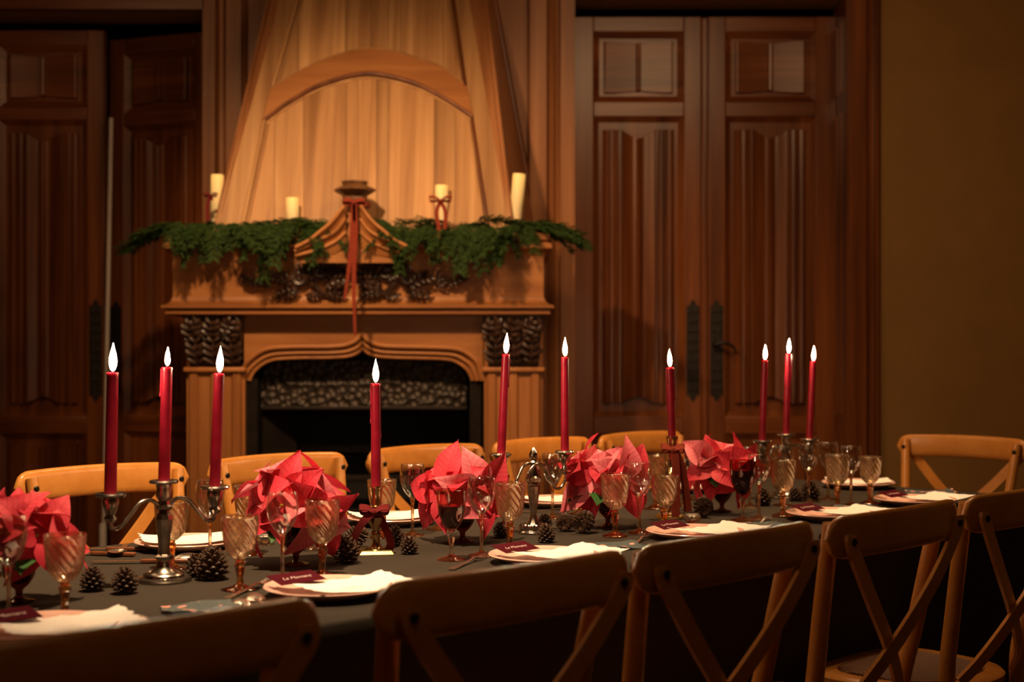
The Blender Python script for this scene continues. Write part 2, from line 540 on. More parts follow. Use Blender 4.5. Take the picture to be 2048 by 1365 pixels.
# ================================================================== THE ROOM
YW, YP, YD = 6.80, 6.75, 6.97          # wall face, panelling face, door face
CEIL = 3.2
XL, XR, YB, YO = -3.3, 3.4, -2.2, 7.6
struct('floor', MB().box2((XL, YB, -.1), (XR, YO, 0)), 'floor_wood')
struct('ceiling', MB().box2((XL, YB, CEIL), (XR, YO, CEIL + .1)), 'plaster')
struct('wall_left', MB().box2((XL - .1, YB, 0), (XL, YO, CEIL)), 'wall_paint')
struct('wall_right', MB().box2((XR, YB, 0), (XR + .1, YO, CEIL)), 'wall_paint')
struct('wall_back', MB().box2((XL, YB - .1, 0), (XR, YB, CEIL)), 'wall_paint')
DL0, DL1, DR0, DR1 = -2.72, -1.469, .299, 1.600     # door openings along x
wf = MB()
wf.box2((XL, YW, 0), (DL0, YW + .25, CEIL)).box2((DL1, YW, 0), (DR0, YW + .25, CEIL)).box2((DR1, YW, 0), (XR, YW + .25, CEIL))
wf.box2((DL0, YW, 2.83), (DL1, YW + .25, CEIL)).box2((DR0, YW, 2.90), (DR1, YW + .25, CEIL))
wall_far = struct('wall_far', wf, 'wall_paint')
struct('wall_beyond', MB().box2((XL, YO, 0), (XR, YO + .1, CEIL)), 'soot_and_gap_dark')  # unlit space behind the doors, painted in as near-black

def vtrim(name, prof, z0, z1, mat='panel_wood', parent=None):
    """vertical moulding: prof = (x, depth proud of the wall face) points from left to right"""
    poly = [(x, YW - d, z0) for x, d in prof] + [(prof[-1][0], YW + .01, z0), (prof[0][0], YW + .01, z0)]
    o = part(name, MB().prism(poly, (0, 0, z1 - z0)), mat, parent, smooth=25)
    if parent is None: o['kind'] = 'structure'
    return o
def px(x, Y=YP): return (x - CX) * Y / F
# frame right of the fireplace: panel, board, moulding, jamb
vtrim('panel', [(px(950), .012), (px(1058), .012)], 0, CEIL, 'panel_wood', wall_far)
vtrim('trim_1', [(px(1056), .03), (px(1060), .05), (px(1093), .05), (px(1096), .02), (px(1101), .035), (px(1107), .045), (px(1112), .03), (px(1118), .025), (px(1121), .05), (px(1150), .05)], 0, CEIL)
vtrim('trim_2', [(DR1 - .0, .05), (px(1733), .05), (px(1737), .02), (px(1742), .04), (px(1748), .05), (px(1753), .035), (px(1757), .045), (px(1762), .03), (px(1764), .0)], 0, CEIL, 'door_wood')
vtrim('trim_3', [(px(405), .05), (px(429), .05), (px(432), .02), (px(438), .04), (px(445), .035), (px(449), .02), (px(452), .05), (px(482), .05), (px(485), .03), (px(490), .04), (px(493), .01)], 0, CEIL)
vtrim('panel', [(px(492), .012), (px(620), .012)], 0, CEIL, 'panel_wood', wall_far)
vtrim('trim_4', [(DL0 - .14, .05), (DL0, .05)], 0, CEIL)
hd = MB().box2((DL0, YP, 2.83), (DL1 + .005, YW, CEIL))
struct('trim_5', hd, 'door_rail_wood')
struct('trim_6', MB().box2((DR0 - .005, YP, 2.90), (DR1 + .005, YW, CEIL)), 'door_rail_wood')
# reveal lining of the right opening
rv = MB().box2((DR1 - .012, YW - .04, 0), (DR1 + .02, YD + .06, 2.9))
for z0, z1 in ((2.45, 2.78), (.9, 2.35), (.1, .8)):
    rv.box2((DR1 - .024, YW + .03, z0), (DR1 - .012, YW + .035, z1)).box2((DR1 - .024, YW + .12, z0), (DR1 - .012, YW + .125, z1))
struct('trim_7', rv, 'door_wood')

# ------------------------------------------------------------------ doors
def fold_panel(w, z0, z1, prof, dip, border=.018, deep=.018, end=.03):
    """carved panel in the local leaf frame: x 0..w, front towards -y, sunk behind y=0; prof: (|u|, height)"""
    mb = MB()
    # sloped border down to the ground of the panel
    A = [(0, 0, z0), (w, 0, z0), (w, 0, z1), (0, 0, z1)]
    B = [(border, deep, z0 + border), (w - border, deep, z0 + border), (w - border, deep, z1 - border), (border, deep, z1 - border)]
    mb.add(A + B, [(i, (i + 1) % 4, 4 + (i + 1) % 4, 4 + i) for i in range(4)] + [(4, 5, 6, 7)])
    us = [(-u, h * 1.45) for u, h in reversed(prof) if u > 0] + [(u, h * 1.45) for u, h in prof]
    vs, fs = [], []
    half = w / 2 - border
    for u, h in us:
        x = w / 2 + u * half
        e = dip(abs(u))
        zt, zb = z1 - border - end - e, z0 + border + end + e * .8
        vs += [(x, deep, zb), (x, deep - h, zb + .004), (x, deep - h, zt - .004), (x, deep, zt)]
    for i in range(len(us) - 1):
        a, b = 4 * i, 4 * i + 4
        fs += [(a, a + 1, b + 1, b), (a + 1, a + 2, b + 2, b + 1), (a + 2, a + 3, b + 3, b + 2)]
    mb.add(vs, fs)
    return mb
LINEN = [(0, .030), (.035, .026), (.06, .014), (.13, .011), (.24, .014), (.34, .022), (.40, .024), (.43, .006), (.50, .006), (.53, .016), (.60, .018), (.63, .005), (.70, .004), (.73, .013), (.81, .015), (.86, .010), (.90, .001)]
SMALL = [(0, .024), (.04, .023), (.07, .008), (.2, .009), (.6, .014), (.84, .018), (.87, .017), (.89, .001)]
def ogdip(k):
    return lambda u: k * max(0, 1 - u / .42) ** .8
def door_leaf(parent, w, ztop, zs, mirror, handle):
    """leaf with its own frame: x 0..w, front at y=0"""
    si, so = .085, .100                       # meeting stile, hanging stile
    xl, xr = (so, w - si) if not mirror else (si, w - so)
    leaf = part('door_leaf', MB().box2((0, .034, 0), (w, .05, ztop)), 'door_wood', parent)
    part('stile', MB().box2((0, 0, 0), (xl, .03, ztop)), 'door_wood', leaf, bevel=.004)
    part('stile', MB().box2((xr, 0, 0), (w, .03, ztop)), 'door_wood', leaf, bevel=.004)
    (u0, u1), (l0, l1), (b0, b1) = zs
    for a, b in ((u1, ztop), (l1, u0), (b1, l0), (0, b0)):
        part('rail', MB().box2((xl, 0, a), (xr, .03, b)), 'door_rail_wood', leaf, bevel=.004)
    W = xr - xl
    part('upper_panel', fold_panel(W, u0, u1, SMALL, ogdip(.014), .03, .02, .012), 'door_rail_wood', leaf, (xl, .004, 0), smooth=20)
    part('linenfold_panel', fold_panel(W, l0, l1, LINEN, ogdip(.045), .026, .022, .035), 'door_wood', leaf, (xl, .004, 0), smooth=20)
    part('lower_panel', fold_panel(W, b0, b1, SMALL, ogdip(.02), .03, .02, .012), 'door_wood', leaf, (xl, .004, 0), smooth=20)
    # pierced lock plate with cusped ends
    cx = (w - si * .48) if not mirror else si * .48
    pw, z0, z1 = .031, .985, 1.425
    poly = [(-pw, z0), (-.012, z0), (-.016, z0 - .012), (-.008, z0 - .018), (0, z0 - .034), (.008, z0 - .018), (.016, z0 - .012), (.012, z0), (pw, z0),
            (pw, z1), (.012, z1), (.016, z1 + .012), (.008, z1 + .018), (0, z1 + .034), (-.008, z1 + .018), (-.016, z1 + .012), (-.012, z1), (-pw, z1)]
    mb = MB().prism([(cx + x, -.006, z) for x, z in poly], (0, .008, 0))
    for k in range(9):
        zz = z0 + .03 + k * .0475
        for sx in (-1, 1):
            mb.lathe([(.011, 0), (.011, .003), (.006, .004), (.004, .002), (0, .002)], 8, (cx + sx * .014, -.006, zz), M=Matrix.Rotation(PI / 2, 3, 'X'))
    part('lock_plate', mb, 'iron', leaf, smooth=30)
    if handle:
        hb = MB().lathe([(.014, 0), (.014, .02), (.009, .03), (.009, .045), (0, .045)], 12, (cx - .008, -.005, 1.235), M=Matrix.Rotation(PI / 2, 3, 'X'))
        hb.tube(smoothpath([(cx - .008, -.045, 1.235), (cx + .025, -.052, 1.243), (cx + .06, -.052, 1.232), (cx + .082, -.05, 1.212), (cx + .088, -.05, 1.19)], 5), [.009] * 10 + [.008, .008, .007, .007, .006, .006, .005, .005, .004, .003, .002], 8)
        part('handle', hb, 'iron', leaf)
    return leaf
ZS_R = ((2.425, 2.768), (.881, 2.352), (.16, .796))
ZS_L = ((2.40, 2.70), (.881, 2.335), (.16, .796))
def door(name, label, loc):
    o = bpy.data.objects.new(name, None); col.objects.link(o)
    o.location = loc; o['label'] = label; o['kind'] = 'structure'
    return o
d2 = door('door_2', 'closed dark wooden double door with linenfold panels and iron lock plates', (DR0, YD, 0))
wl = .640
a = door_leaf(d2, wl - .012, 2.842, ZS_R, False, False); a.location = (0, 0, .004)
b_ = door_leaf(d2, wl - .012, 2.842, ZS_R, True, True); b_.location = (wl + .022, 0, .004)
part('astragal', MB().box2((wl - .011, -.008, .004), (wl + .021, .03, 2.84)), 'door_wood', d2, bevel=.006)
d1 = door('door_1', 'dark wooden double door with linenfold panels, one leaf ajar', (DL1, YD, 0))
a = door_leaf(d1, .615, 2.776, ZS_L, False, False); a.location = (-1.143 - .002, 0, .004)
b_ = door_leaf(d1, .600, 2.776, ZS_L, True, False)
an = math.radians(20)
b_.location = (-.600 * math.cos(an) - .004, .600 * math.sin(an) + .02, .004); b_.rotation_euler = (0, 0, -an)
# pale pole standing in the gap
pp = MB().tube([(-1.990, 6.915, .001), (-1.949, 6.915, 2.34)], .0105, 12).lathe([(.017, 0), (.017, .36), (.0135, .365), (0, .366)], 16, (-1.989, 6.915, .0015))
tag(part('pole', pp, 'pole_paint'), 'thin off-white pole upright in the gap of the half-open doors', 'pole')

# ================================================================== FIREPLACE
fp = thing('fireplace', 'carved wooden chimneypiece with tapering hood and dark hearth opening', 'fireplace', (0, 0, 0))
YM = 6.15
def frond(mb, a, b, wd, out, rnd, lobes=4, yoff=0.0):
    """acanthus leaf from a to b bulging towards the room: a spine with curling side lobes"""
    a, b = Vector(a), Vector(b)
    ax = b - a; ln = ax.length; ax.normalize(); sd = Vector((0, 1, 0)).cross(ax).normalized()
    def sp(t): return a + (b - a) * t + Vector((0, -out * math.sin(PI * min(1, t * .9 + .08)), 0))
    n = 8
    mb.tube([sp(i / n) for i in range(n + 1)], [ln * .055 * (1.2 - .9 * i / n) + .0015 for i in range(n + 1)], 6)
    for k in range(lobes):
        t = .12 + .74 * k / max(1, lobes - 1)
        w_ = wd * .5 * math.sin(PI * (.25 + .65 * t)) * rnd.uniform(.85, 1.15)
        for s_ in (-1, 1):
            p = sp(t)
            q = [p, p + sd * s_ * w_ * .5 + ax * ln * .07 + Vector((0, -.006, 0)), p + sd * s_ * w_ * .95 + ax * ln * .16 + Vector((0, -.004, 0)), p + sd * s_ * w_ * 1.0 + ax * ln * .26 + Vector((0, .003, 0))]
            q = smoothpath(q, 3)
            m_ = len(q)
            mb.tube(q, [ln * .075 * math.sin(PI * (.25 + .7 * i / m_)) + .001 for i in range(m_)], 5)
def umould(prof, xl, xr, yf, yb=YW - .03):
    """prof: closed list of (out, z); mitred round three sides"""
    mb = MB(); n = len(prof); vs = []
    for o, z in prof:
        vs += [(xl - o, yb, z), (xl - o, yf - o, z), (xr + o, yf - o, z), (xr + o, yb, z)]
    fs = []
    for i in range(n):
        j = (i + 1) % n
        for k in range(3):
            fs.append((4 * i + k, 4 * i + k + 1, 4 * j + k + 1, 4 * j + k))
    mb.add(vs, fs)
    return mb
fxl, fxr = (345 - CX) * 6.2 / F, (1088 - CX) * 6.2 / F
zz = lambda y, Y=6.15: H + (CY - y) * Y / F
# frieze box
part('frieze', MB().box2((fxl, 6.2, zz(596)), (fxr, YW - .02, zz(488))), 'mantel_wood', fp, bevel=.003)
part('cornice', umould([(-.02, zz(512)), (.0, zz(512)), (.006, zz(507)), (.014, zz(503)), (.026, zz(499)), (.034, zz(496)), (.034, zz(487)), (.018, zz(484)), (.012, zz(479)), (-.02, zz(479))], fxl, fxr, 6.2), 'mantel_wood', fp, smooth=50)
part('mantel_shelf', MB().box2((fxl - .026, 6.172, zz(480)), (fxr + .026, YW - .02, zz(466))), 'mantel_wood', fp, bevel=.004)
part('apron_moulding', umould([(-.02, zz(594)), (.0, zz(594)), (.004, zz(600)), (.012, zz(605)), (.026, zz(609)), (.042, zz(611)), (.042, zz(616)), (.022, zz(618)), (.022, zz(621)), (.026, zz(622)), (.026, zz(628)), (.004, zz(632)), (-.02, zz(632))], fxl, fxr, 6.2), 'mantel_wood', fp, smooth=50)
# lintel board with the ogee opening
YLn = 6.27
outer = [(465, 762), (478, 745), (492, 727), (510, 711), (530, 700), (552, 696), (600, 694), (650, 694), (684, 692), (704, 686), (716, 678), (724, 668), (732, 678), (744, 686), (764, 692), (800, 694), (850, 695), (900, 697), (922, 701), (940, 711), (955, 726), (962, 744), (966, 762)]
inner = [(497, 762), (503, 748), (513, 737), (525, 728), (541, 721), (560, 718), (605, 716), (650, 716), (688, 714), (706, 710), (717, 704), (724, 697), (731, 704), (742, 710), (762, 714), (800, 716), (850, 717), (893, 719), (909, 723), (922, 730), (933, 739), (940, 750), (945, 762)]
outw = [P(x, y, YLn) for x, y in outer]
inw = [P(x, y, YLn) for x, y in inner]
zt = zz(630, YLn)
part('lintel', MB().quadstrip([Vector((p.x, p.y, zt)) for p in outw], outw, (0, .06, 0)), 'mantel_wood', fp)
mb = MB().quadstrip([p + Vector((0, .012, 0)) for p in outw], [p + Vector((0, .03, 0)) for p in inw], (0, .06, 0))
part('arch_moulding', mb, 'mantel_wood', fp, smooth=50)
part('arch_bead', MB().tube([p + Vector((0, .004, 0)) for p in smoothpath(outw, 3)], .011, 8), 'mantel_wood', fp, smooth=60)
mid = [(a * .45 + b * .55) + Vector((0, .016, 0)) for a, b in zip(outw, inw)]
part('arch_bead', MB().tube(smoothpath(mid, 3), .009, 8), 'mantel_wood', fp, smooth=60)
part('arch_bead', MB().tube([p + Vector((0, .024, 0)) for p in smoothpath(inw, 3)], .008, 8), 'pilaster_wood', fp, smooth=60)
# pilasters with carved capitals
rnd = random.Random(4)
def pilaster(x0, x1):
    Yp = 6.25
    X0, X1 = (x0 - CX) * Yp / F, (x1 - CX) * Yp / F
    w = X1 - X0
    zc = zz(735, Yp)
    part('pilaster', MB().box2((X0, Yp + .02, 0), (X1, YW - .02, zt)), 'pilaster_wood', fp, bevel=.003)
    prof = []
    m = MB()
    k = 5
    for i in range(k):
        a = X0 + w * (.04 + .92 * i / k); b = X0 + w * (.04 + .92 * (i + 1) / k)
        pts = [(a, Yp + .03, .12), (a, Yp + .012, .12), (a + (b - a) * .2, Yp + (.0 if i % 2 == 0 else .012), .12), (b - (b - a) * .2, Yp + (.0 if i % 2 == 0 else .012), .12), (b, Yp + .012, .12), (b, Yp + .03, .12)]
        m.prism(pts, (0, 0, zc - .02 - .12))
    part('reeding', m, 'pilaster_wood', fp, smooth=20)
    part('plinth', MB().box2((X0 - .012, Yp - .015, 0), (X1 + .012, Yp + .06, .14)), 'pilaster_wood', fp, bevel=.005)
    part('astragal', MB().box2((X0 - .008, Yp - .012, zc - .022), (X1 + .008, Yp + .05, zc)), 'pilaster_wood', fp, bevel=.006)
    c = MB()
    c.add([(X0 + .02, Yp + .005, zc), (X1 - .02, Yp + .005, zc), (X1, Yp - .045, zt - .012), (X0, Yp - .045, zt - .012), (X0 + .02, Yp + .05, zc), (X1 - .02, Yp + .05, zc), (X1, Yp + .05, zt - .012), (X0, Yp + .05, zt - .012)],
          [(0, 1, 2, 3), (4, 7, 6, 5), (0, 3, 7, 4), (1, 5, 6, 2), (3, 2, 6, 7), (0, 4, 5, 1)])
    for i in range(3):
        u = (i + .5) / 3
        x = X0 + .012 + (w - .024) * u
        zm = zc + (zt - zc) * .55
        frond(c, (x, Yp + .004, zc + .004), (x, Yp - .03, zm), w / 3.1, .022, rnd)
        frond(c, (x - w * .08, Yp - .01, zm - .03), (x + w * .05 * (i - 1), Yp - .05, zt - .03), w / 3.4, .022, rnd)
    for s_ in (-1, 1):
        xc = (X0 + X1) / 2 + s_ * w * .38
        sp = [(xc + s_ * (.003 + .0022 * q) * math.cos(q * .7), Yp - .062, zt - .042 + (.003 + .0022 * q) * math.sin(q * .7)) for q in range(12)]
        c.tube(sp, [.008 - .0004 * q for q in range(12)], 6)
        frond(c, ((X0 + X1) / 2 + s_ * w * .10, Yp - .03, zm + .01), (xc - s_ * .01, Yp - .06, zt - .03), w / 4, .012, rnd)
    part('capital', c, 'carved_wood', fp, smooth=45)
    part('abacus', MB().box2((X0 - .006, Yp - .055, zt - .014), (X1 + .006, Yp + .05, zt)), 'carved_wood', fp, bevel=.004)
pilaster(371, 488)
pilaster(968, 1086)
# hearth
Xa, Xb = (490 - CX) * 6.3 / F, (962 - CX) * 6.3 / F
part('jamb', MB().box2((Xa, 6.30, 0), (Xa + .055, 6.42, zz(758, 6.3))), 'stone_dark', fp)
part('jamb', MB().box2((Xb - .05, 6.30, 0), (Xb, 6.42, zz(758, 6.3))), 'stone_dark', fp)
fb = MB().box2((Xa - .03, 6.74, 0), (Xb + .03, 6.775, 1.25)).box2((Xa - .03, 6.34, 0), (Xa + .02, 6.76, 1.25)).box2((Xb - .02, 6.34, 0), (Xb + .03, 6.76, 1.25)).box2((Xa - .03, 6.335, 1.20), (Xb + .03, 6.76, 1.26))
part('firebox', fb, 'soot_and_gap_dark', fp)
part('hearth_slab', MB().box2((Xa - .2, 5.98, 0.0), (Xb + .2, 6.31, .03)), 'stone_dark', fp, bevel=.004)
Yi = 6.40
ip = [(523, 816), (523, 760), (528, 744), (540, 731), (560, 724), (600, 722), (850, 722), (893, 724), (915, 731), (928, 744), (933, 760), (933, 816)]
part('fire_hood_plate', MB().prism([P(x, y, Yi) for x, y in ip], (0, .02, 0)), 'cast_iron', fp)
part('plate_rim', MB().box2(P(521, 820, Yi) - Vector((0, .012, 0)), P(935, 813, Yi) + Vector((0, .02, 0))), 'iron', fp, bevel=.003)
part('fire_cheek', MB().prism([P(525, 821, 6.42), P(592, 821, 6.55), P(600, 1180, 6.55), P(525, 1180, 6.42)], (0, .02, 0)), 'stone_dark', fp)
part('fire_grate', MB().box2(P(600, 905, 6.6), P(860, 890, 6.62)).box2(P(600, 960, 6.6), P(860, 950, 6.62)), 'iron', fp)

# ------------------------------------------------------------------ hood
HK, HZ0, HY0 = .38, 1.80, 6.25
def HP(x, y, out=0.0):
    Y = (HY0 + HK * (H - HZ0)) / (1 - HK * (CY - y) / F)
    p = P(x, y, Y)
    nrm = Vector((0, -1, HK)).normalized()
    return p + nrm * out
HN = Vector((0, 1, -HK)).normalized()
extr = [(541, 177), (590, 148), (647, 120), (705, 102), (739, 98), (781, 102), (838, 118), (887, 138), (933, 171)]
intr = [(526, 238), (571, 204), (628, 171), (686, 151), (735, 143), (781, 149), (838, 166), (895, 196), (946, 230)]
TOP, BOT = -190, 466
lo_l = lambda y: 552 - .276 * y          # outer edge, left
lo_r = lambda y: 945 + .178 * y
ui_l = lambda y: 590 - .277 * y          # inner edge of the upper panel
ui_r = lambda y: 910 + .139 * y
li_l = lambda y: 526 - .2086 * (y - 238)  # inner edge of the lower panel
li_r = lambda y: 946 + .1487 * (y - 230)
hood = part('hood', MB().quadstrip([HP(lo_l(TOP) + 8, TOP, -.028), HP(lo_l(BOT) + 8, BOT, -.028)], [HP(lo_r(TOP) - 8, TOP, -.028), HP(lo_r(BOT) - 8, BOT, -.028)], HN * .02), 'hood_wood', fp)
def poly(name, pts, out, th, mat='hood_wood', bev=.004):
    return part(name, MB().prism([HP(x, y, out) for x, y in pts], HN * th), mat, hood, bevel=bev)
poly('stile', [(lo_l(TOP), TOP), (lo_l(BOT), BOT), (li_l(BOT), BOT), (526, 238), (541, 177), (ui_l(TOP), TOP)], 0, .03)
poly('stile', [(lo_r(TOP), TOP), (ui_r(TOP), TOP), (933, 171), (946, 230), (li_r(BOT), BOT), (lo_r(BOT), BOT)], 0, .03)
ex = [(x, interp(extr, x)) for x in (541 + i * (933 - 541) / 24 for i in range(25))]
inn = [(x, interp(intr, x)) for x in (526 + i * (946 - 526) / 24 for i in range(25))]
def sm(pts):
    q = smoothpath([Vector((x, y, 0)) for x, y in pts], 4)
    return [(p.x, p.y) for p in q]
exs, ins = sm(extr), sm(intr)
part('arch_rail', MB().quadstrip([HP(x, y, .002) for x, y in exs], [HP(x, y, .002) for x, y in ins], HN * .03), 'mantel_wood', hood, smooth=40)
part('arch_moulding', MB().tube([HP(x, y + 3, -.004) for x, y in ins], .009, 8), 'door_wood', hood, smooth=60)
part('arch_moulding', MB().tube([HP(x, y + 9, -.016) for x, y in ins], .007, 8), 'hood_wood', hood, smooth=60)
part('arch_moulding', MB().tube([HP(x, y - 2, -.010) for x, y in exs], .007, 8), 'hood_wood', hood, smooth=60)
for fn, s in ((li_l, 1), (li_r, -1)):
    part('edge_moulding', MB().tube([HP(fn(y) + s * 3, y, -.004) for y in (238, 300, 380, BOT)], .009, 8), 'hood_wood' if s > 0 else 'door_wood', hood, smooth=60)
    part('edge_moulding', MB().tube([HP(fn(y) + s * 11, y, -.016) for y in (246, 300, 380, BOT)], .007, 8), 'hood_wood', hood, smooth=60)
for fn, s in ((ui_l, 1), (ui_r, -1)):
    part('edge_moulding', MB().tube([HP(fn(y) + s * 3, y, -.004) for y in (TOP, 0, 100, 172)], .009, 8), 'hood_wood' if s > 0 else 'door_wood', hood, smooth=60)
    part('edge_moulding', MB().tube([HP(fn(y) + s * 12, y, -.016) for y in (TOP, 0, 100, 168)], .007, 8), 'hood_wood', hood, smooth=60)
def lower_top(x):
    if x < 526: return 238 + (526 - x) / .2086
    if x > 946: return 230 + (x - 946) / .1487
    return interp(ins, x)
def upper_top(x):
    y = TOP
    if x < ui_l(TOP): y = max(y, (590 - x) / .277)
    if x > ui_r(TOP): y = max(y, (x - 910) / .139)
    return y
lb = [482, 548, 606, 692, 716, 752, 776, 868, 910, 984]
for a, c in zip(lb, lb[1:]):
    xs = [a + .4 + (c - a - .8) * i / 6 for i in range(7)]
    part('board', MB().quadstrip([HP(x, max(lower_top(x) - 6, 100), -.016) for x in xs], [HP(x, BOT, -.016) for x in xs], HN * .012), 'hood_wood', hood)
ub = [545, 596, 690, 742, 776, 800, 886, 930]
for a, c in zip(ub, ub[1:]):
    xs = [a + .4 + (c - a - .8) * i / 6 for i in range(7)]
    part('board', MB().quadstrip([HP(x, upper_top(x) - 2, -.016) for x in xs], [HP(x, interp(exs, x) + 6, -.016) for x in xs], HN * .012), 'hood_wood', hood)
for fn, s, fl in ((lo_l, -1, .05), (lo_r, 1, .10)):
    f0, f1 = HP(fn(TOP), TOP, -.002), HP(fn(BOT), BOT, -.002)
    b0, b1 = Vector((f0.x + s * fl, YW - .014, f0.z)), Vector((f1.x + s * fl * 1.2, YW - .014, f1.z))
    part('side_panel', MB().add([f0, f1, b1, b0, f0 - Vector((s * .02, 0, 0)), f1 - Vector((s * .02, 0, 0)), b1 - Vector((s * .02, 0, 0)), b0 - Vector((s * .02, 0, 0))],
         [(0, 1, 2, 3), (4, 7, 6, 5), (0, 4, 5, 1), (1, 5, 6, 2), (2, 6, 7, 3), (3, 7, 4, 0)]), 'panel_wood', hood)
    part('edge_moulding', MB().tube([b0 - Vector((0, .01, 0)), b1 - Vector((0, .01, 0))], .016, 8), 'door_wood', hood, smooth=60)

# ------------------------------------------------------------------ ogee gable, finial and carving on the frieze
YG = 6.10
gable = part('gable', MB().quadstrip([P(x, y, YG) for x, y in [(600, 500), (621, 487), (645, 467), (668, 444), (690, 414), (707, 402), (724, 414), (746, 444), (769, 467), (793, 487), (815, 500)]],
                                     [P(x, 526, YG) for x in (600, 621, 645, 668, 690, 707, 724, 746, 769, 793, 815)], (0, .12, 0)), 'mantel_wood', fp)
GC = [[(691, 413), (668, 443), (645, 463), (621, 482), (594, 496)], [(692, 438), (674, 462), (648, 477), (618, 491), (592, 503)], [(693, 464), (670, 484), (632, 501), (604, 508), (592, 511)], [(694, 492), (672, 506), (640, 515), (610, 519), (592, 521)]]
for s in (1, -1):
    cur = [smoothpath([P(707 + s * (x - 707), y, YG) for x, y in c_], 6) for c_ in GC]
    for i, (out0, out1) in enumerate(((.050, .020), (.036, .012), (.022, .004))):
        A_ = [p + Vector((0, -out0, 0)) for p in cur[i]]; B_ = [p + Vector((0, -out1, 0)) for p in cur[i + 1]]
        part('gable_moulding', MB().quadstrip(A_, B_, (0, out1 + .004, 0)), 'mantel_wood', gable, smooth=30)
        part('gable_moulding', MB().tube([p + Vector((0, .002, -.002)) for p in A_], .0085, 8), 'mantel_wood', gable, smooth=60)
pc = P(707, 402, YG)
fin = [(.052, -.03), (.056, .01), (.052, .022), (.056, .03), (.082, .044), (.092, .052), (.086, .060), (.062, .070), (.052, .078), (.058, .086), (.056, .092), (0, .094)]
part('finial', MB().lathe(fin, 8, (pc.x, YG + .05, pc.z - .002)), 'finial_wood', fp, smooth=20)
cv = MB(); rnd = random.Random(11)
YC = 6.185
def scroll(cx, cy, r, turns, d, tail):
    pts = [P(cx, cy, YC)]
    pts = []
    n = int(14 * turns)
    for i in range(n + 1):
        a = i / n
        rr = r * (.15 + .85 * a)
        th = d * a * turns * 2 * PI + 1.2
        pts.append(P(cx + rr * math.cos(th), cy + rr * math.sin(th) * .9, YC - .02 + .012 * a))
    for q in tail: pts.append(P(q[0], q[1], YC))
    pts = pts[:n + 1] + smoothpath([pts[n]] + pts[n + 1:], 5)[1:] if tail else pts
    m = len(pts)
    cv.tube(pts, [.006 + .010 * math.sin(PI * min(1, .15 + .8 * i / m)) for i in range(m)], 6)
def leaf(x0, y0, x1, y1, wd, out=.02):
    frond(cv, P(x0, y0, YC), P(x1, y1, YC), wd, out, rnd)
CXC = 707
for s in (1, -1):
    q = lambda x: CXC + s * (x - CXC)
    scroll(q(601), 557, 17, 1.6, s, [(q(640), 585), (q(668), 590), (q(690), 580)])
    scroll(q(640), 545, 12, 1.3, -s, [(q(665), 560), (q(690), 556)])
    scroll(q(668), 570, 10, 1.3, s, [(q(690), 578)])
    for l in ((600, 575, 560, 552, .05), (590, 545, 620, 528, .05), (620, 530, 655, 527, .045), (655, 532, 690, 540, .045), (600, 585, 555, 592, .045), (575, 565, 535, 550, .05), (540, 575, 520, 560, .04), (520, 572, 484, 556, .032), (640, 560, 612, 545, .04), (612, 590, 640, 596, .03), (650, 588, 690, 594, .035), (700, 548, 660, 552, .035), (700, 565, 655, 575, .03)):
        leaf(q(l[0]), l[1], q(l[2]), l[3], l[4])
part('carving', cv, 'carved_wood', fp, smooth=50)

# ================================================================== MANTEL DRESSING
def pillar_candle(px_, ptop, pbot, Y, dia, lean, label):
    top, bot = P(px_, ptop, Y), P(px_, pbot, Y)
    h = top.z - bot.z; r = dia / 2
    t = thing('pillar_candle', label, 'candle', (bot.x, Y, bot.z), 0, 'ivory pillar candles along the mantel')
    t.rotation_euler = (0, lean, 0)
    part('wax', MB().lathe([(0, 0), (r, 0), (r, h * .5), (r * 1.01, h * .93), (r * .98, h), (r * .82, h), (r * .7, h - .008), (0, h - .010)], 20,
         rmod=lambda a, z, rr: 1 + .025 * math.sin(3 * a + 40 * z)), 'ivory_wax', t, smooth=50)
    part('wick', MB().tube([(0, 0, h - .011), (.001, 0, h + .004)], .0012, 6), 'wick', t)
    return t
SH = zz(466)
def shelf_px(Y): return CY - (SH + .0005 - H) * F / Y
pillar_candle(433, 350, shelf_px(6.33), 6.33, .056, math.radians(1), 'tall ivory pillar candle with a small ribbon bow standing beside it on the mantel')
pillar_candle(586, 396, shelf_px(6.22), 6.22, .056, math.radians(-1), 'shortest ivory pillar candle, without a bow, on the mantel')
pillar_candle(883, 371, shelf_px(6.27), 6.27, .056, 0, 'ivory pillar candle behind the rust ribbon bow on the mantel')
pillar_candle(1028, 348, shelf_px(6.30), 6.30, .056, math.radians(5), 'tall leaning ivory pillar candle without a bow on the mantel')

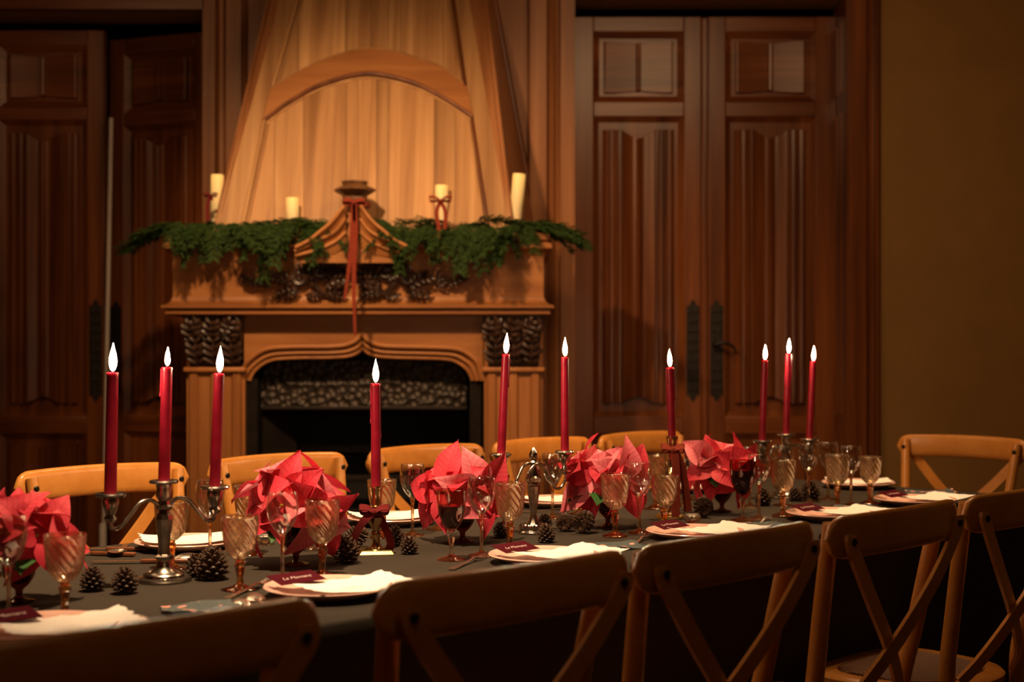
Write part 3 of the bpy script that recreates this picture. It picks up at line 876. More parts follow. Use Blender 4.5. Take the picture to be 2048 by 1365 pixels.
# cedar garlands
rnd = random.Random(21)
def sprig_mesh(seed):
    r = random.Random(seed); mb = MB()
    Ln = .30
    stem = [Vector((0, i / 8 * Ln, -.10 * (i / 8) ** 2)) for i in range(9)]
    mb.tube(stem, [.003 - .0003 * i for i in range(9)], 4)
    for i in range(1, 9):
        for s in (-1, 1):
            for q in range(2):
                b0 = stem[i] - Vector((0, q * .018, 0))
                ln = .09 * (1 - .55 * abs(i / 8 - .35)) * r.uniform(.7, 1.15)
                an = r.uniform(.5, .95)
                dr = Vector((s * math.sin(an), math.cos(an), r.uniform(-.35, .25))).normalized()
                pts = [b0 + dr * ln * k / 4 + Vector((0, 0, -.25 * ln * (k / 4) ** 2)) for k in range(5)]
                mb.tube(pts, [.0032, .0030, .0026, .002, .001], 4)
                for k in range(1, 5):
                    for ss in (-1, 1):
                        l2 = ln * .42 * (1 - .15 * k)
                        sd = (dr.cross(Vector((0, 0, 1))).normalized() * ss + dr * 1.1 + Vector((0, 0, r.uniform(-.4, .2)))).normalized()
                        mb.strip([pts[k], pts[k] + sd * l2 * .5, pts[k] + sd * l2 + Vector((0, 0, -.006))], Vector((0, 0, 1)).cross(sd) + Vector((0, 0, r.uniform(-.6, .6))), [.003, .0095, .002], .0025)
    return mb.mesh('sprig', 60)
sprigs = [sprig_mesh(i) for i in range(4)]
def garland(x0, x1, n, label, end):
    g = thing('garland', label, 'garland', (P((x0 + x1) / 2, 500, 6.3).x, 6.3, SH))
    gx = g.location.x
    for i in range(n):
        f = (i + rnd.uniform(-.4, .4)) / (n - 1)
        x = x0 + (x1 - x0) * max(0, min(1, f))
        if i % 5 < 3:        # hanging over the front edge
            Y, z = rnd.uniform(6.13, 6.17), rnd.uniform(.022, .05)
            rot = (rnd.uniform(-1.0, -.2), rnd.uniform(-.3, .3), PI + rnd.uniform(-1.0, 1.0)); k = rnd.choice((.42, .50, .55, .70)) * rnd.uniform(.9, 1.1)
        else:                # lying along the shelf
            Y, z = rnd.uniform(6.16, 6.36), rnd.uniform(.03, .055)
            rot = (rnd.uniform(-.05, .3), rnd.uniform(-.4, .4), rnd.choice((-1, 1)) * PI / 2 + rnd.uniform(-.5, .5)); k = rnd.uniform(.5, .75)
        z += .075 * max(0, 1 - abs(x - 712) / 70)
        o = part('sprig', sprigs[i % 4], 'foliage', g, Vector(((x - CX) * Y / F - gx, Y - 6.3, z)), rot)
        o.scale = (k, k, k)
    for i in range(7):       # trailing past the end of the shelf
        Y = rnd.uniform(6.16, 6.4)
        x = end[0]
        o = part('sprig', sprigs[i % 4], 'foliage', g, Vector(((x - CX) * Y / F - gx, Y - 6.3, rnd.uniform(.025, .05))), (rnd.uniform(-.12, .12) if end[1] > 0 else rnd.uniform(-.3, .05), rnd.uniform(-.5, .5), end[1] * PI / 2 + rnd.uniform(-.35, .35)))
        k = rnd.uniform(.55, .9); o.scale = (k, k, k)
    return g
garland(352, 662, 60, 'green cedar garland on the mantel between gable and half-open doors', (362, 1))
garland(752, 1062, 60, 'green cedar garland on the mantel with the bow-tied candle amid it', (1068, -1))

def bow(loc, size, knots, tails, label, mat='velvet', rz=0, wd=.018):
    """ribbon bow: two loops, a knot and two tails; local frame faces -y; tails: lists of (x, z[, y]) points"""
    t = thing('ribbon_bow', label, 'ribbon', loc, rz)
    mb = MB()
    for s in (-1, 1):
        lp = smoothpath([(0, 0, 0), (s * size * .45, -.006, size * .30), (s * size, -.004, size * .34), (s * size * .92, .006, -size * .02), (s * size * .4, .006, size * .0), (0, .002, 0)], 5)
        part('loop', MB().strip(lp, [Vector((.15 * s, .9, .8))] * len(lp), wd, .002), mat, t, smooth=60)
    part('knot', MB().ico((0, -.004, 0), (wd * .42, wd * .38, wd * .5), 2), mat, t)
    for tl in tails:
        pts = smoothpath([(a[0], a[2] if len(a) > 2 else -.004, a[1]) for a in tl], 5)
        part('tail', MB().strip(pts, Vector((1, 0, 0)), wd, .002), mat, t, smooth=60)
    return t
# long ribbon hanging from the finial, over the gable to below the apron
g0 = P(708, 405, 6.055)
t = thing('ribbon_bow', 'long rust velvet ribbon hanging from the finial down the front of the mantel', 'ribbon', (g0.x, 6.055, g0.z))
part('collar', MB().lathe([(.0595, -.004), (.0615, -.004), (.0615, .016), (.0595, .016)], 24, (0, .095, -.008), closed=True), 'velvet', t)
for s in (-1, 1):
    part('loop', MB().strip(smoothpath([(0, 0, 0), (s * .02, -.008, .01), (s * .045, .0, .008), (s * .04, .01, -.004), (0, .004, -.002)], 5), [Vector((0, .5, 1))] * 21, .018, .002), 'velvet', t, smooth=60)
part('knot', MB().ico((0, -.004, 0), (.009, .008, .012), 2), 'velvet', t)
def pt(x, y): 
    v = P(x, y, 6.055); return (v.x - g0.x, v.z - g0.z)
for xs in ([(707, 407), (706, 450), (700, 520), (690, 600)], [(709, 407), (711, 460), (708, 540), (709, 610), (711, 672)]):
    pts = smoothpath([(pt(x, y)[0], -.004 - (.012 if y > 590 else 0), pt(x, y)[1]) for x, y in xs], 6)
    part('tail', MB().strip(pts, Vector((1, 0, 0)), [.023 - .009 * abs(2 * i / (len(pts) - 1) - .6) for i in range(len(pts))], .002), 'velvet', t, smooth=60)
bp = P(881, 402, 6.10)
bow(bp, .046, 0, [[(0, 0), (-.016, -.05), (-.004, -.13)], [(0, 0), (.022, -.05), (.018, -.12)]], 'rust velvet bow tied in front of a mantel candle in the garland', wd=.017)
bp = P(421, 392, 6.20)
bow(bp, .028, 0, [[(-.002, 0), (-.012, -.05), (-.010, -.11)], [(.002, 0), (.008, -.02)]], 'small dark ribbon bow beside the candle nearest the half-open doors', 'velvet_dark', wd=.013)

# ================================================================== TABLE
T0, T1, N0, N1 = -.05, 4.285, 1.885, 3.02
def TT(t, n, z):
    return TN(t, n, z)
tb = thing('dining_table', 'long dining table hidden under the charcoal cloth', 'table', TN((T0 + T1) / 2, (N0 + N1) / 2, 0), math.atan2(D.y, D.x))
hl, hw = (T1 - T0) / 2, (N1 - N0) / 2
part('tabletop', MB().box((0, 0, TZ - .018), (2 * hl - .01, 2 * hw - .01, .030)), 'door_wood', tb)
for a in (-1, 1):
    for c in (-1, 1):
        part('leg', MB().lathe([(.03, 0), (.035, .3), (.045, .6), (.045, TZ - .034)], 12, (a * (hl - .35), c * (hw - .25), .0005)), 'door_wood', tb)
ct = MB()
NS = 220
def outline(k, grow, rad=.05):
    """rounded rectangle by arc length fraction"""
    a, b = hl + grow, hw + grow
    per = [(a - rad) * 2, PI / 2 * rad, (b - rad) * 2, PI / 2 * rad] * 2
    tot = sum(per); s = k * tot
    segs = [((-(a - rad), -b), (1, 0)), ((a - rad, -b + rad), -PI / 2), ((a, -(b - rad)), (0, 1)), ((a - rad, b - rad), 0), ((a - rad, b), (-1, 0)), ((-(a - rad), b - rad), PI / 2), ((-a, b - rad), (0, -1)), ((-(a - rad), -(b - rad)), PI)]
    for i, p in enumerate(per):
        if s <= p or i == 7:
            q, dr = segs[i]
            if i % 2 == 0: return (q[0] + dr[0] * s, q[1] + dr[1] * s)
            an = dr + s / rad
            return (q[0] + rad * math.cos(an), q[1] + rad * math.sin(an))
        s -= p
rows = []
for g, z in ((-.012, TZ), (-.004, TZ - .0015), (.0, TZ - .006), (.001, TZ - .03), (.0, TZ - .10), (-.012, TZ - .24), (-.03, TZ - .45), (-.035, .12)):
    row = []
    for k in range(NS):
        f = k / NS
        wv_ = max(0, (TZ - z - .02)) * .028 * (math.sin(f * 2 * PI * 31) + .6 * math.sin(f * 2 * PI * 17 + 1))
        x, y = outline(f, g + wv_ - (.02 if z < .6 else 0))
        row.append((x, y, z))
    rows.append(row)
vs = [v for r_ in rows for v in r_]
fs = [(i * NS + k, i * NS + (k + 1) % NS, (i + 1) * NS + (k + 1) % NS, (i + 1) * NS + k) for i in range(len(rows) - 1) for k in range(NS)]
fs.append(tuple(range(NS)))
ct.add(vs, fs)
o = part('tablecloth', ct, 'cloth', None, TN((T0 + T1) / 2, (N0 + N1) / 2, 0), (0, 0, math.atan2(D.y, D.x)), smooth=60)
tag(o, 'charcoal grey tablecloth falling over the edges of the long table', 'tablecloth')

# ================================================================== CHAIRS
def make_chair():
    t = thing('crossback_chair', '', 'chair')
    SZ = .455
    n = 32; vs = []; M_ = 14
    mb = MB()
    for i in range(n + 1):
        u = -1 + 2 * i / n
        u = math.copysign(abs(u) ** .75, u)
        x = .252 * u
        y = -.268 - .040 * (1 - u * u)
        e = max(0, (abs(x) - .207) / .045)
        k = math.sqrt(max(0.0, 1 - e * e)) if e < 1 else 0
        k = max(k, .05)
        hh, tt = .041 * k, .0125 * (.35 + .65 * k)
        zc = .853 + .006 * (1 - u * u)
        dy = .08 * u / .252
        nx, ny = -dy, 1.0
        ll = math.hypot(nx, ny); nx /= ll; ny /= ll
        for j in range(M_):
            a = 2 * PI * j / M_
            cy, cz = math.copysign(abs(math.cos(a)) ** .55, math.cos(a)) * tt, math.copysign(abs(math.sin(a)) ** .75, math.sin(a)) * hh
            mb.v.append((x + nx * cy, y + ny * cy, zc + cz))
    for i in range(n):
        for j in range(M_):
            mb.f.append((i * M_ + j, i * M_ + (j + 1) % M_, (i + 1) * M_ + (j + 1) % M_, (i + 1) * M_ + j))
    mb.f.append(tuple(reversed(range(M_)))); mb.f.append(tuple(range(n * M_, (n + 1) * M_)))
    part('top_rail', mb, 'chair_wood', t, smooth=60)
    for s in (-1, 1):
        # back leg running up into the back post, fixed on the seat side of the rail
        pts = smoothpath([(s * .200, -.265, 0), (s * .180, -.215, .22), (s * .168, -.188, SZ), (s * .190, -.215, .64), (s * .212, -.256, .878)], 7)
        m_ = len(pts)
        part('leg', MB().tube(pts, [.0135 + .0045 * math.sin(PI * (.1 + .75 * i / m_)) for i in range(m_)], 12), 'chair_wood', t, smooth=50)
        part('leg', MB().tube(smoothpath([(s * .205, .175, 0), (s * .193, .150, .25), (s * .185, .135, SZ - .02)], 5), [.0125 + .0006 * i for i in range(11)], 12), 'chair_wood', t, smooth=50)
        # bent cross slat
        sl = smoothpath([(s * .212, -.297, .862), (s * .207, -.299, .835), (s * .12, -.288 - .003 * s, .735), (s * .01, -.266 - .005 * s, .628), (-s * .085, -.232, .525), (-s * .128, -.198, .470)], 6)
        sd = []
        for i, p in enumerate(sl):
            tg = sl[min(i + 1, len(sl) - 1)] - sl[max(0, i - 1)]
            sd.append(tg.cross(Vector((0, 1, 0))))
        sd[0] = sd[1] = sd[2] = Vector((1, 0, .2 * s))
        wl_ = [.016, .026, .032, .034] + [.034] * (len(sl) - 4)
        slat = part('slat', MB().strip(sl, sd, wl_, .008), 'chair_wood', t, bevel=.002)
        for y, z, x in ((-.235, .852, .2095), (-.304, .848, .2095)):
            part('bolt', MB().lathe([(.0075, 0), (.0075, .002), (.005, .0042), (0, .0045)], 12, (s * x, y - (.0 if y > -.25 else 0), z), M=Matrix.Rotation((-PI / 2 if y > -.25 else PI / 2), 3, 'X')), 'bolt_metal', t)
    # seat: rounded frame and woven centre
    def ring(k, z, g):
        out = []
        for i in range(40):
            a = 2 * PI * i / 40
            ca, sa = math.cos(a), math.sin(a)
            x = math.copysign(abs(ca) ** .62, ca) * (.212 + g)
            y = math.copysign(abs(sa) ** .62, sa) * (.185 + g)
            x *= 1 + .10 * (y / .19)
            out.append((x, y - .012, z))
        return out
    rs = [ring(0, SZ - .030, -.012), ring(0, SZ - .024, -.002), ring(0, SZ - .008, 0), ring(0, SZ, -.008), ring(0, SZ, -.042), ring(0, SZ - .006, -.046), ring(0, SZ - .03, -.046)]
    vs = [v for r_ in rs for v in r_]
    fs = [(i * 40 + k, i * 40 + (k + 1) % 40, ((i + 1) % 7) * 40 + (k + 1) % 40, ((i + 1) % 7) * 40 + k) for i in range(7) for k in range(40)]
    part('seat_frame', MB().add(vs, fs), 'chair_wood', t, smooth=50)
    rs = [ring(0, SZ - .010, -.0455), ring(0, SZ + .003, -.050), ring(0, SZ + .007, -.075), ring(0, SZ + .004, -.12)]
    vs = [v for r_ in rs for v in r_] + [(0, -.012, SZ + .002)]
    fs = [(i * 40 + k, i * 40 + (k + 1) % 40, (i + 1) * 40 + (k + 1) % 40, (i + 1) * 40 + k) for i in range(3) for k in range(40)] + [(120 + k, 120 + (k + 1) % 40, 160) for k in range(40)]
    part('woven_seat', MB().add(vs, fs), 'woven_cane', t, smooth=60)
    # bent hoops under the seat
    for s in (-1, 1):
        part('stretcher', MB().tube(smoothpath([(s * .196, .155, .20), (s * .17, .10, .36), (s * .165, 0, .425), (s * .168, -.10, .36), (s * .176, -.215, .20)], 6), .009, 8), 'chair_wood', t, smooth=50)
    part('stretcher', MB().tube(smoothpath([(-.195, .157, .20), (-.12, .14, .37), (0, .135, .425), (.12, .14, .37), (.195, .157, .20)], 6), .009, 8), 'chair_wood', t, smooth=50)
    return t
ch = make_chair(); used = [False]
def chair(tc, nc, deg, label, group):
    p = TN(tc, nc, 0)
    return place(ch, used, p, math.radians(deg), label, group)
GN, GF = 'cross-back chairs turned with their backs to the room', 'cross-back chairs along the fireplace side'
for tc, dg, lb_ in ((.85, 45, 'dark cross-back chair, first of the row turned away, before the darkest poinsettia'),
                    (1.452, 44, 'dark cross-back chair in front of the plate between pewter candelabra and brass candlestick'),
                    (1.972, 45, 'dark cross-back chair with its back to the room, before the silver two-arm candelabra'),
                    (2.512, 46, 'dark cross-back chair with its back to the room, before the ruby wine glass'),
                    (3.048, 45, 'dark cross-back chair with its back to the room, last before the table head')):
    chair(tc, 1.725, dg, lb_, GN)
for tc, dg, lb_ in ((1.905, 224, 'honey wood cross-back chair behind the three-candle pewter candelabra by the pale pole'),
                    (2.481, 226, 'honey wood cross-back chair behind the poinsettia, before the hearth pilaster with two pale goblets'),
                    (3.056, 225, 'honey wood cross-back chair in front of the hearth opening, behind the single brass candlestick'),
                    (3.595, 225, 'honey wood cross-back chair behind the silver two-arm candelabra'),
                    (4.137, 226, 'honey wood cross-back chair half hidden behind the tall ribboned candlestick')):
    chair(tc, 3.180, dg, lb_, GF)
chair(4.495, 2.475, 137, 'honey wood cross-back chair at the head of the table against the plain brown wall', None)

# ================================================================== CANDLES AND CANDLESTICKS
FLAME_ME = MB().lathe([(0, 0), (.0030, .002), (.0054, .008), (.0066, .015), (.0063, .022), (.0048, .030), (.0028, .038), (.0011, .045), (0, .050)], 16).mesh('flame', 80)
def candle(base, h, dia, lean, label, drips=0, fscale=1.0, seed=0):
    """lit taper standing at base; lean = (dx, dy) of the top"""
    r_ = random.Random(seed)
    t = thing('taper_candle', label, 'candle', base, 0, 'lit burgundy taper candles on the table')
    ax = Vector((lean[0], lean[1], h)).normalized()
    q = Vector((0, 0, 1)).rotation_difference(ax)
    t.rotation_mode = 'QUATERNION'; t.rotation_quaternion = q
    r = dia / 2
    part('wax', MB().lathe([(0, 0), (r * 1.02, 0), (r, h * .4), (r * .93, h - .006), (r * .97, h - .002), (r * .9, h), (r * .7, h - .001), (r * .45, h - .005), (0, h - .006)], 24), 'red_wax', t, smooth=50)
    part('wick', MB().tube([(0, 0, h - .006), (.0006, 0, h + .003), (.0012, 0, h + .008)], .0009, 6), 'wick', t)
    part('flame', FLAME_ME, 'flame', t, (0.0006, 0, h + .003)).scale = (fscale, fscale, fscale)
    for i in range(drips):
        a = r_.choice((0.0, PI, PI * 1.1, -.2)) + r_.uniform(-.5, .5)
        ln = r_.uniform(.25, .9) * h * .7
        pts = [(math.cos(a) * r * .97, math.sin(a) * r * .97, h - .004 - ln * k / 6) for k in range(7)]
        part('wax_drip', MB().tube(pts, [r_.uniform(.0012, .0022) for _ in range(6)] + [.0030], 6).ico(pts[-1], (.0028, .0028, .005), 1), 'red_wax', t, smooth=70)
    return t

def cup(z, r=.021, pan=.030):
    return [(0, z - .052), (.006, z - .052), (.007, z - .047), (.012, z - .045), (.013, z - .042), (.006, z - .038), (.0065, z - .032), (.012, z - .026), (r * .85, z - .014), (r * .8, z - .006), (pan * .96, z - .005), (pan, z - .002), (pan * .97, z), (r * .64, z + .001), (.0115, z - .001), (0, z - .001)]
def pewter_candelabra(loc, rz, arm, Hc, label, arms=True):
    t = thing('candelabra', label, 'candelabra', loc, rz, 'three-light pewter candelabras')
    part('base', MB().lathe([(0, 0), (.053, 0), (.054, .003), (.052, .006), (.040, .009), (.038, .013), (.034, .014), (.026, .018), (.016, .028), (.012, .040), (0, .042)], 40), 'pewter', t, smooth=40)
    part('bead_rim', MB().lathe([(.0375, .012), (.040, .0135), (.0375, .016), (.035, .014)], 60, rmod=lambda a, z, r: 1 + .02 * math.cos(30 * a), closed=True), 'pewter', t)
    part('stem', MB().lathe([(0, .038), (.012, .038), (.019, .046), (.020, .049), (.012, .053), (.0115, .062), (.013, .085), (.0165, .108), (.018, .122), (.0155, .130), (.009, .136), (.016, .142), (.017, .146), (.012, .150), (.010, Hc - .030), (0, Hc - .03)], 8), 'pewter', t, smooth=20)
    part('candle_cup', MB().lathe([(0, Hc - .038), (.011, Hc - .038), (.016, Hc - .028), (.014, Hc - .014), (.016, Hc - .006), (.027, Hc - .004), (.029, Hc - .001), (.027, Hc + .002), (.0115, Hc + .001), (0, Hc)], 28), 'pewter', t, smooth=40)
    Ha = Hc + .0
    for s in (-1, 1):
        m = smoothpath([(s * .010, 0, .148), (s * .028, 0, .160), (s * .052, 0, .156), (s * arm * .66, 0, .132), (s * arm * .84, 0, .112), (s * arm * .98, 0, .114), (s * arm, 0, .132)], 6)
        a = part('arm', MB().tube(m, .0042, 10), 'pewter', t, smooth=60)
        zc = Hc - .018
        part('candle_cup', MB().lathe([(0, .124), (.008, .124), (.013, .132), (.008, .138), (.012, .148), (.0165, zc - .014), (.014, zc - .007), (.027, zc - .005), (.030, zc - .001), (.028, zc + .002), (.0115, zc + .001), (0, zc)], 28, (s * arm, 0, 0)), 'pewter', t, smooth=40)
    return t
def rotxy(v, rz): return Vector((v[0] * math.cos(rz) - v[1] * math.sin(rz), v[0] * math.sin(rz) + v[1] * math.cos(rz), 0))
# A: pewter candelabra by the pale pole
Z0 = TZ + .0006
la = T(328, 1163, Z0); rza = math.radians(42); HA = .196
pewter_candelabra(la, rza, .113, HA, 'pewter three-light candelabra with beaded foot beside two pine cones')
candle(la + Vector((0, 0, HA + .0005)), .2235, .0225, (.006, 0), 'burgundy taper burning in the middle cup of the candelabra near the half-open doors', 1, .74, 3)
candle(la + rotxy((-.113, 0), rza) + Vector((0, 0, HA - .0175)), .232, .0232, (.004, 0), 'burgundy taper burning in front of the pale pole', 0, 1.08, 4)
candle(la + rotxy((.113, 0), rza) + Vector((0, 0, HA - .0175)), .228, .0222, (.009, 0), 'burgundy taper burning on the candelabra arm above a clear wine glass', 0, 1.05, 5)
# E: second pewter candelabra
le = T(1572, 996, Z0); rze = math.radians(28)
pewter_candelabra(le, rze, .092, HA, 'pewter three-light candelabra among goblets in front of the closed doors')
candle(le + Vector((0, 0, HA + .0005)), .248, .0205, (.008, 0), 'tallest of three tapers burning before the closed doors', 1, .92, 6)
candle(le + rotxy((-.092, 0), rze) + Vector((0, 0, HA - .0175)), .246, .0205, (.008, 0), 'taper of the three before the closed doors, on the arm towards the door handle', 0, .92, 7)
candle(le + rotxy((.092, 0), rze) + Vector((0, 0, HA - .0175)), .243, .0205, (.012, 0), 'taper of the three before the closed doors, on the arm towards the brown wall', 0, .92, 8)

# C: silver two-arm candelabra with flame finial
lc = T(1067, 1067, Z0); rzc = math.radians(30)
t = thing('candelabra', 'tarnished silver two-arm candelabra with scrolled arms and twisted finial', 'candelabra', lc, rzc)
knurl = lambda k, am: (lambda a, z, r: 1 + am * math.cos(k * a + 60 * z))
part('base', MB().lathe([(0, 0), (.039, 0), (.040, .004), (.036, .009), (.030, .011), (0, .011)], 36), 'silver', t, smooth=40)
part('base_border', MB().lathe([(.024, .010), (.034, .011), (.036, .017), (.031, .023), (.022, .021)], 72, rmod=knurl(18, .06), closed=True), 'silver', t, smooth=60)
part('stem', MB().lathe([(0, .018), (.020, .020), (.012, .032), (.008, .044), (.0085, .052), (.0145, .100), (.016, .116), (.010, .121), (.020, .128), (.021, .137), (.014, .142), (.009, .160), (.007, .172), (.010, .176), (.007, .180), (0, .181)], 10), 'silver', t, smooth=25)
part('finial', MB().lathe([(0, .178), (.006, .180), (.0105, .188), (.0098, .196), (.006, .205), (.002, .212), (0, .214)], 40, rmod=lambda a, z, r: 1 + .14 * math.cos(5 * a + 160 * z)), 'silver', t, smooth=60)
AC = .092
for s in (-1, 1):
    pts = smoothpath([(s * -.004, -.012 * s, .120), (s * -.022, -.016 * s, .126), (s * -.024, -.016 * s, .150), (s * -.004, -.016 * s, .171), (s * .022, -.012 * s, .166), (s * .042, -.006 * s, .138), (s * .060, -.002 * s, .112), (s * .078, 0, .108), (s * AC, 0, .126), (s * AC, 0, .146)], 7)
    part('arm', MB().tube(pts, .0038, 10), 'silver', t, smooth=60)
    part('candle_cup', MB().lathe([(0, .142), (.006, .142), (.016, .149), (.016, .153), (.008, .157), (.006, .164), (.012, .174), (.0165, .190), (.0145, .196), (.0115, .198), (0, .198)], 30, (s * AC, 0, 0)), 'silver', t, smooth=40)
    part('drip_rim', MB().lathe([(.0115, .197), (.021, .194), (.0245, .198), (.021, .202), (.0115, .199)], 60, (s * AC, 0, 0), rmod=knurl(12, .05), closed=True), 'silver', t, smooth=60)
candle(lc + rotxy((-AC, 0), rzc) + Vector((0, 0, .1985)), .246, .0205, (.011, 0), 'leaning burgundy taper burning on the silver candelabra before the right pilaster', 1, 1.0, 9)
candle(lc + rotxy((AC, 0), rzc) + Vector((0, 0, .1985)), .238, .0205, (.0, 0), 'upright burgundy taper burning on the silver candelabra above the scrolled arm', 0, .95, 10)

def candlestick(loc, Hs, label):
    k = Hs / .151
    t = thing('candlestick', label, 'candlestick', loc, math.radians(8))
    part('base', MB().add([(a * .040, b * .040, z) if z < .005 else (a * .033, b * .033, z) for z in (0, .009) for a, b in ((-1, -1), (1, -1), (1, 1), (-1, 1))], [(3, 2, 1, 0), (4, 5, 6, 7), (0, 1, 5, 4), (1, 2, 6, 5), (2, 3, 7, 6), (3, 0, 4, 7)]), 'brass_base', t, bevel=.0015)
    part('stem', MB().lathe([(0, .008 * k), (.024, .008 * k), (.022, .011 * k), (.0125, .014 * k), (.0095, .022 * k), (.0090, .036 * k), (.012, .041 * k), (.012, .045 * k), (.0085, .050 * k), (.011, .058 * k), (.019, .074 * k), (.0195, .080 * k), (.014, .087 * k), (.009, .093 * k), (.016, .101 * k), (.0165, .105 * k), (.0125, .108 * k), (0, .109 * k)], 24), 'brass', t, smooth=35)
    part('candle_cup', MB().lathe([(0, .106 * k), (.013, .106 * k), (.0135, .112 * k), (.0125, .116 * k), (.0145, .142 * k), (.0165, .147 * k), (.0160, .150 * k), (.0120, Hs), (0, Hs - .001)], 24), 'brass', t, smooth=35)
    return t
lb_ = T(752, 1107, Z0)
candlestick(lb_, .151, 'short brass candlestick on a square foot, tied with a dark red ribbon')
candle(lb_ + Vector((0, 0, .1512)), .228, .0218, (-.001, 0), 'burgundy taper with wax runs burning in the short brass candlestick', 3, 1.05, 21)
ld = T(1344, 1037, Z0)
candlestick(ld, .222, 'tall brass candlestick with a long ribbon hanging to the cloth')
candle(ld + Vector((0, 0, .2222)), .186, .0205, (-.006, 0), 'shortest burgundy taper, thick with wax runs, before the door lock plates', 5, .95, 13)
# ribbons on the candlesticks
bow(lb_ + Vector((-.001, -.024, .094)), .032, 0, [[(-.004, 0), (-.024, -.020, -.008), (-.044, -.055, -.004), (-.045, -.088, .004)], [(.004, 0, .004), (.018, -.028, .016), (.034, -.068, .022), (.030, -.088, .02)]], 'dark red ribbon bow around the short brass candlestick', 'velvet_dark', wd=.017)
bow(ld + Vector((0, -.024, .185)), .030, 0, [[(.002, 0), (.005, -.03, -.014), (.007, -.10, -.022), (.004, -.178, -.024)], [(.004, 0), (.022, -.04, -.004), (.034, -.11, -.004), (.040, -.165, 0)]], 'rust ribbon hanging from the tall brass candlestick beside poinsettia bracts', 'velvet', wd=.021)

# ================================================================== GLASSES
def swirl(z0, z1, tw=24, n=14, am=.05):
    def f(a, z, r):
        k = max(0, min(1, (z - z0) / .012)) * max(0, min(1, (z1 - z) / .012))
        c = math.cos(n * (a + tw * (z - z0)))
        return 1 + am * k * (abs(c) ** .7 * math.copysign(1, c))
    return f
def goblet_proto(scale):
    h = .140 * scale
    z0 = .060 * scale; zt = h
    t = thing('amber_goblet', '', 'goblet')
    out = [(.004, z0 - .002), (.012, z0), (.020, z0 + .007), (.0265, z0 + .017), (.0300, z0 + .030), (.0318, z0 + .045), (.0330, z0 + .060), (.0345, zt - .008), (.0362, zt - .001)]
    # resample for the swirl
    pr = []
    for (r0, a0), (r1, a1) in zip(out, out[1:]):
        for i in range(5): pr.append((r0 + (r1 - r0) * i / 5, a0 + (a1 - a0) * i / 5))
    pr.append(out[-1])
    inn_ = [(max(.0005, r - .0022), z + .0012) for r, z in reversed(pr[6:])]
    f = swirl(z0 + .004, zt - .003)
    part('bowl', MB().lathe([(0, z0 - .002)] + pr + [(.0352, zt + .0002)] + inn_ + [(0, pr[6][1] + .0015)], 112, rmod=lambda a, z, r: f(a, z, r) if r > .006 else 1), 'amber_bowl', t, smooth=70)
    s = z0 / .060
    part('stem', MB().lathe([(0, .006), (.0068, .008), (.0060, .012), (.0072, .016 * s), (.0062, .022 * s), (.0070, .030 * s), (.0090, .040 * s), (.0105, .048 * s), (.0098, .052 * s), (.0070, .054 * s), (.0085, .057 * s), (.0075, z0 - .001), (0, z0 - .001)], 8), 'amber_stem', t, smooth=25)
    part('foot', MB().lathe([(0, 0), (.0300, 0), (.0312, .0015), (.0300, .003), (.018, .006), (.009, .0105), (.0065, .012), (0, .012)], 40), 'amber_stem', t, smooth=40)
    return t
gp = {1: goblet_proto(1.0), 2: goblet_proto(1.10)}
gu = {1: [False], 2: [False]}
GG = 'swirled amber goblets on the table'
for k, x, y, lab in (
    (1, 130, 1234, 'amber swirl goblet against all-red poinsettia bracts behind a place card'),
    (1, 480, 1181, 'pale amber swirl goblet alone on open cloth beside a napkin'),
    (2, 500, 1110, 'amber swirl goblet behind the poinsettia near the wine glass under an arm candle'),
    (2, 645, 1153, 'amber swirl goblet with poinsettia red showing through, behind the white menu'),
    (1, 343, 1139, 'amber swirl goblet half hidden behind the pewter candelabra stem'),
    (1, 764, 1076, 'amber swirl goblet just behind the short brass candlestick'),
    (2, 1020, 1102, 'amber swirl goblet in front of the silver two-arm candelabra'),
    (2, 1230, 1074, 'amber swirl goblet with poinsettia red showing through, beside a dark napkin'),
    (1, 1329, 1062, 'amber swirl goblet in front of the long ribbon of the tall candlestick'),
    (2, 1310, 1018, 'amber swirl goblet behind the tall ribboned candlestick'),
    (2, 1566, 1033, 'amber swirl goblet in front of the candelabra before the closed doors'),
    (2, 1675, 1016, 'amber swirl goblet between clear wine glasses by the plate at the table head'),
    (1, 1740, 1008, 'amber swirl goblet standing last, nearest the brown wall'),
    (1, 1160, 1028, 'amber swirl goblet behind the silver candelabra cup and poinsettia')):
    place(gp[k], gu[k], T(x, y, Z0), x * .1, lab, GG)
# clear wine glasses
wp = thing('wine_glass', '', 'wine glass')
zb = .094
outp = [(.003, zb - .004), (.008, zb), (.016, zb + .008), (.0240, zb + .020), (.0290, zb + .034), (.0312, zb + .048), (.0310, zb + .060), (.0292, zb + .074), (.0278, zb + .081)]
part('bowl', MB().lathe([(0, zb - .004)] + outp + [(.0272, zb + .0812)] + [(max(0, r - .0009), z + .0006) for r, z in reversed(outp[1:])] + [(0, zb + .002)], 48), 'clear_bowl', wp, smooth=70)
part('stem', MB().lathe([(0, .008), (.0055, .009), (.0040, .018), (.0036, .045), (.0042, .075), (.0060, .087), (.0085, zb - .001), (0, zb - .001)], 14), 'blush_stem', wp, smooth=60)
part('foot', MB().lathe([(0, 0), (.0285, 0), (.0295, .0012), (.028, .0025), (.012, .006), (.006, .0095), (0, .0105)], 40), 'blush_stem', wp, smooth=40)
wu = [False]
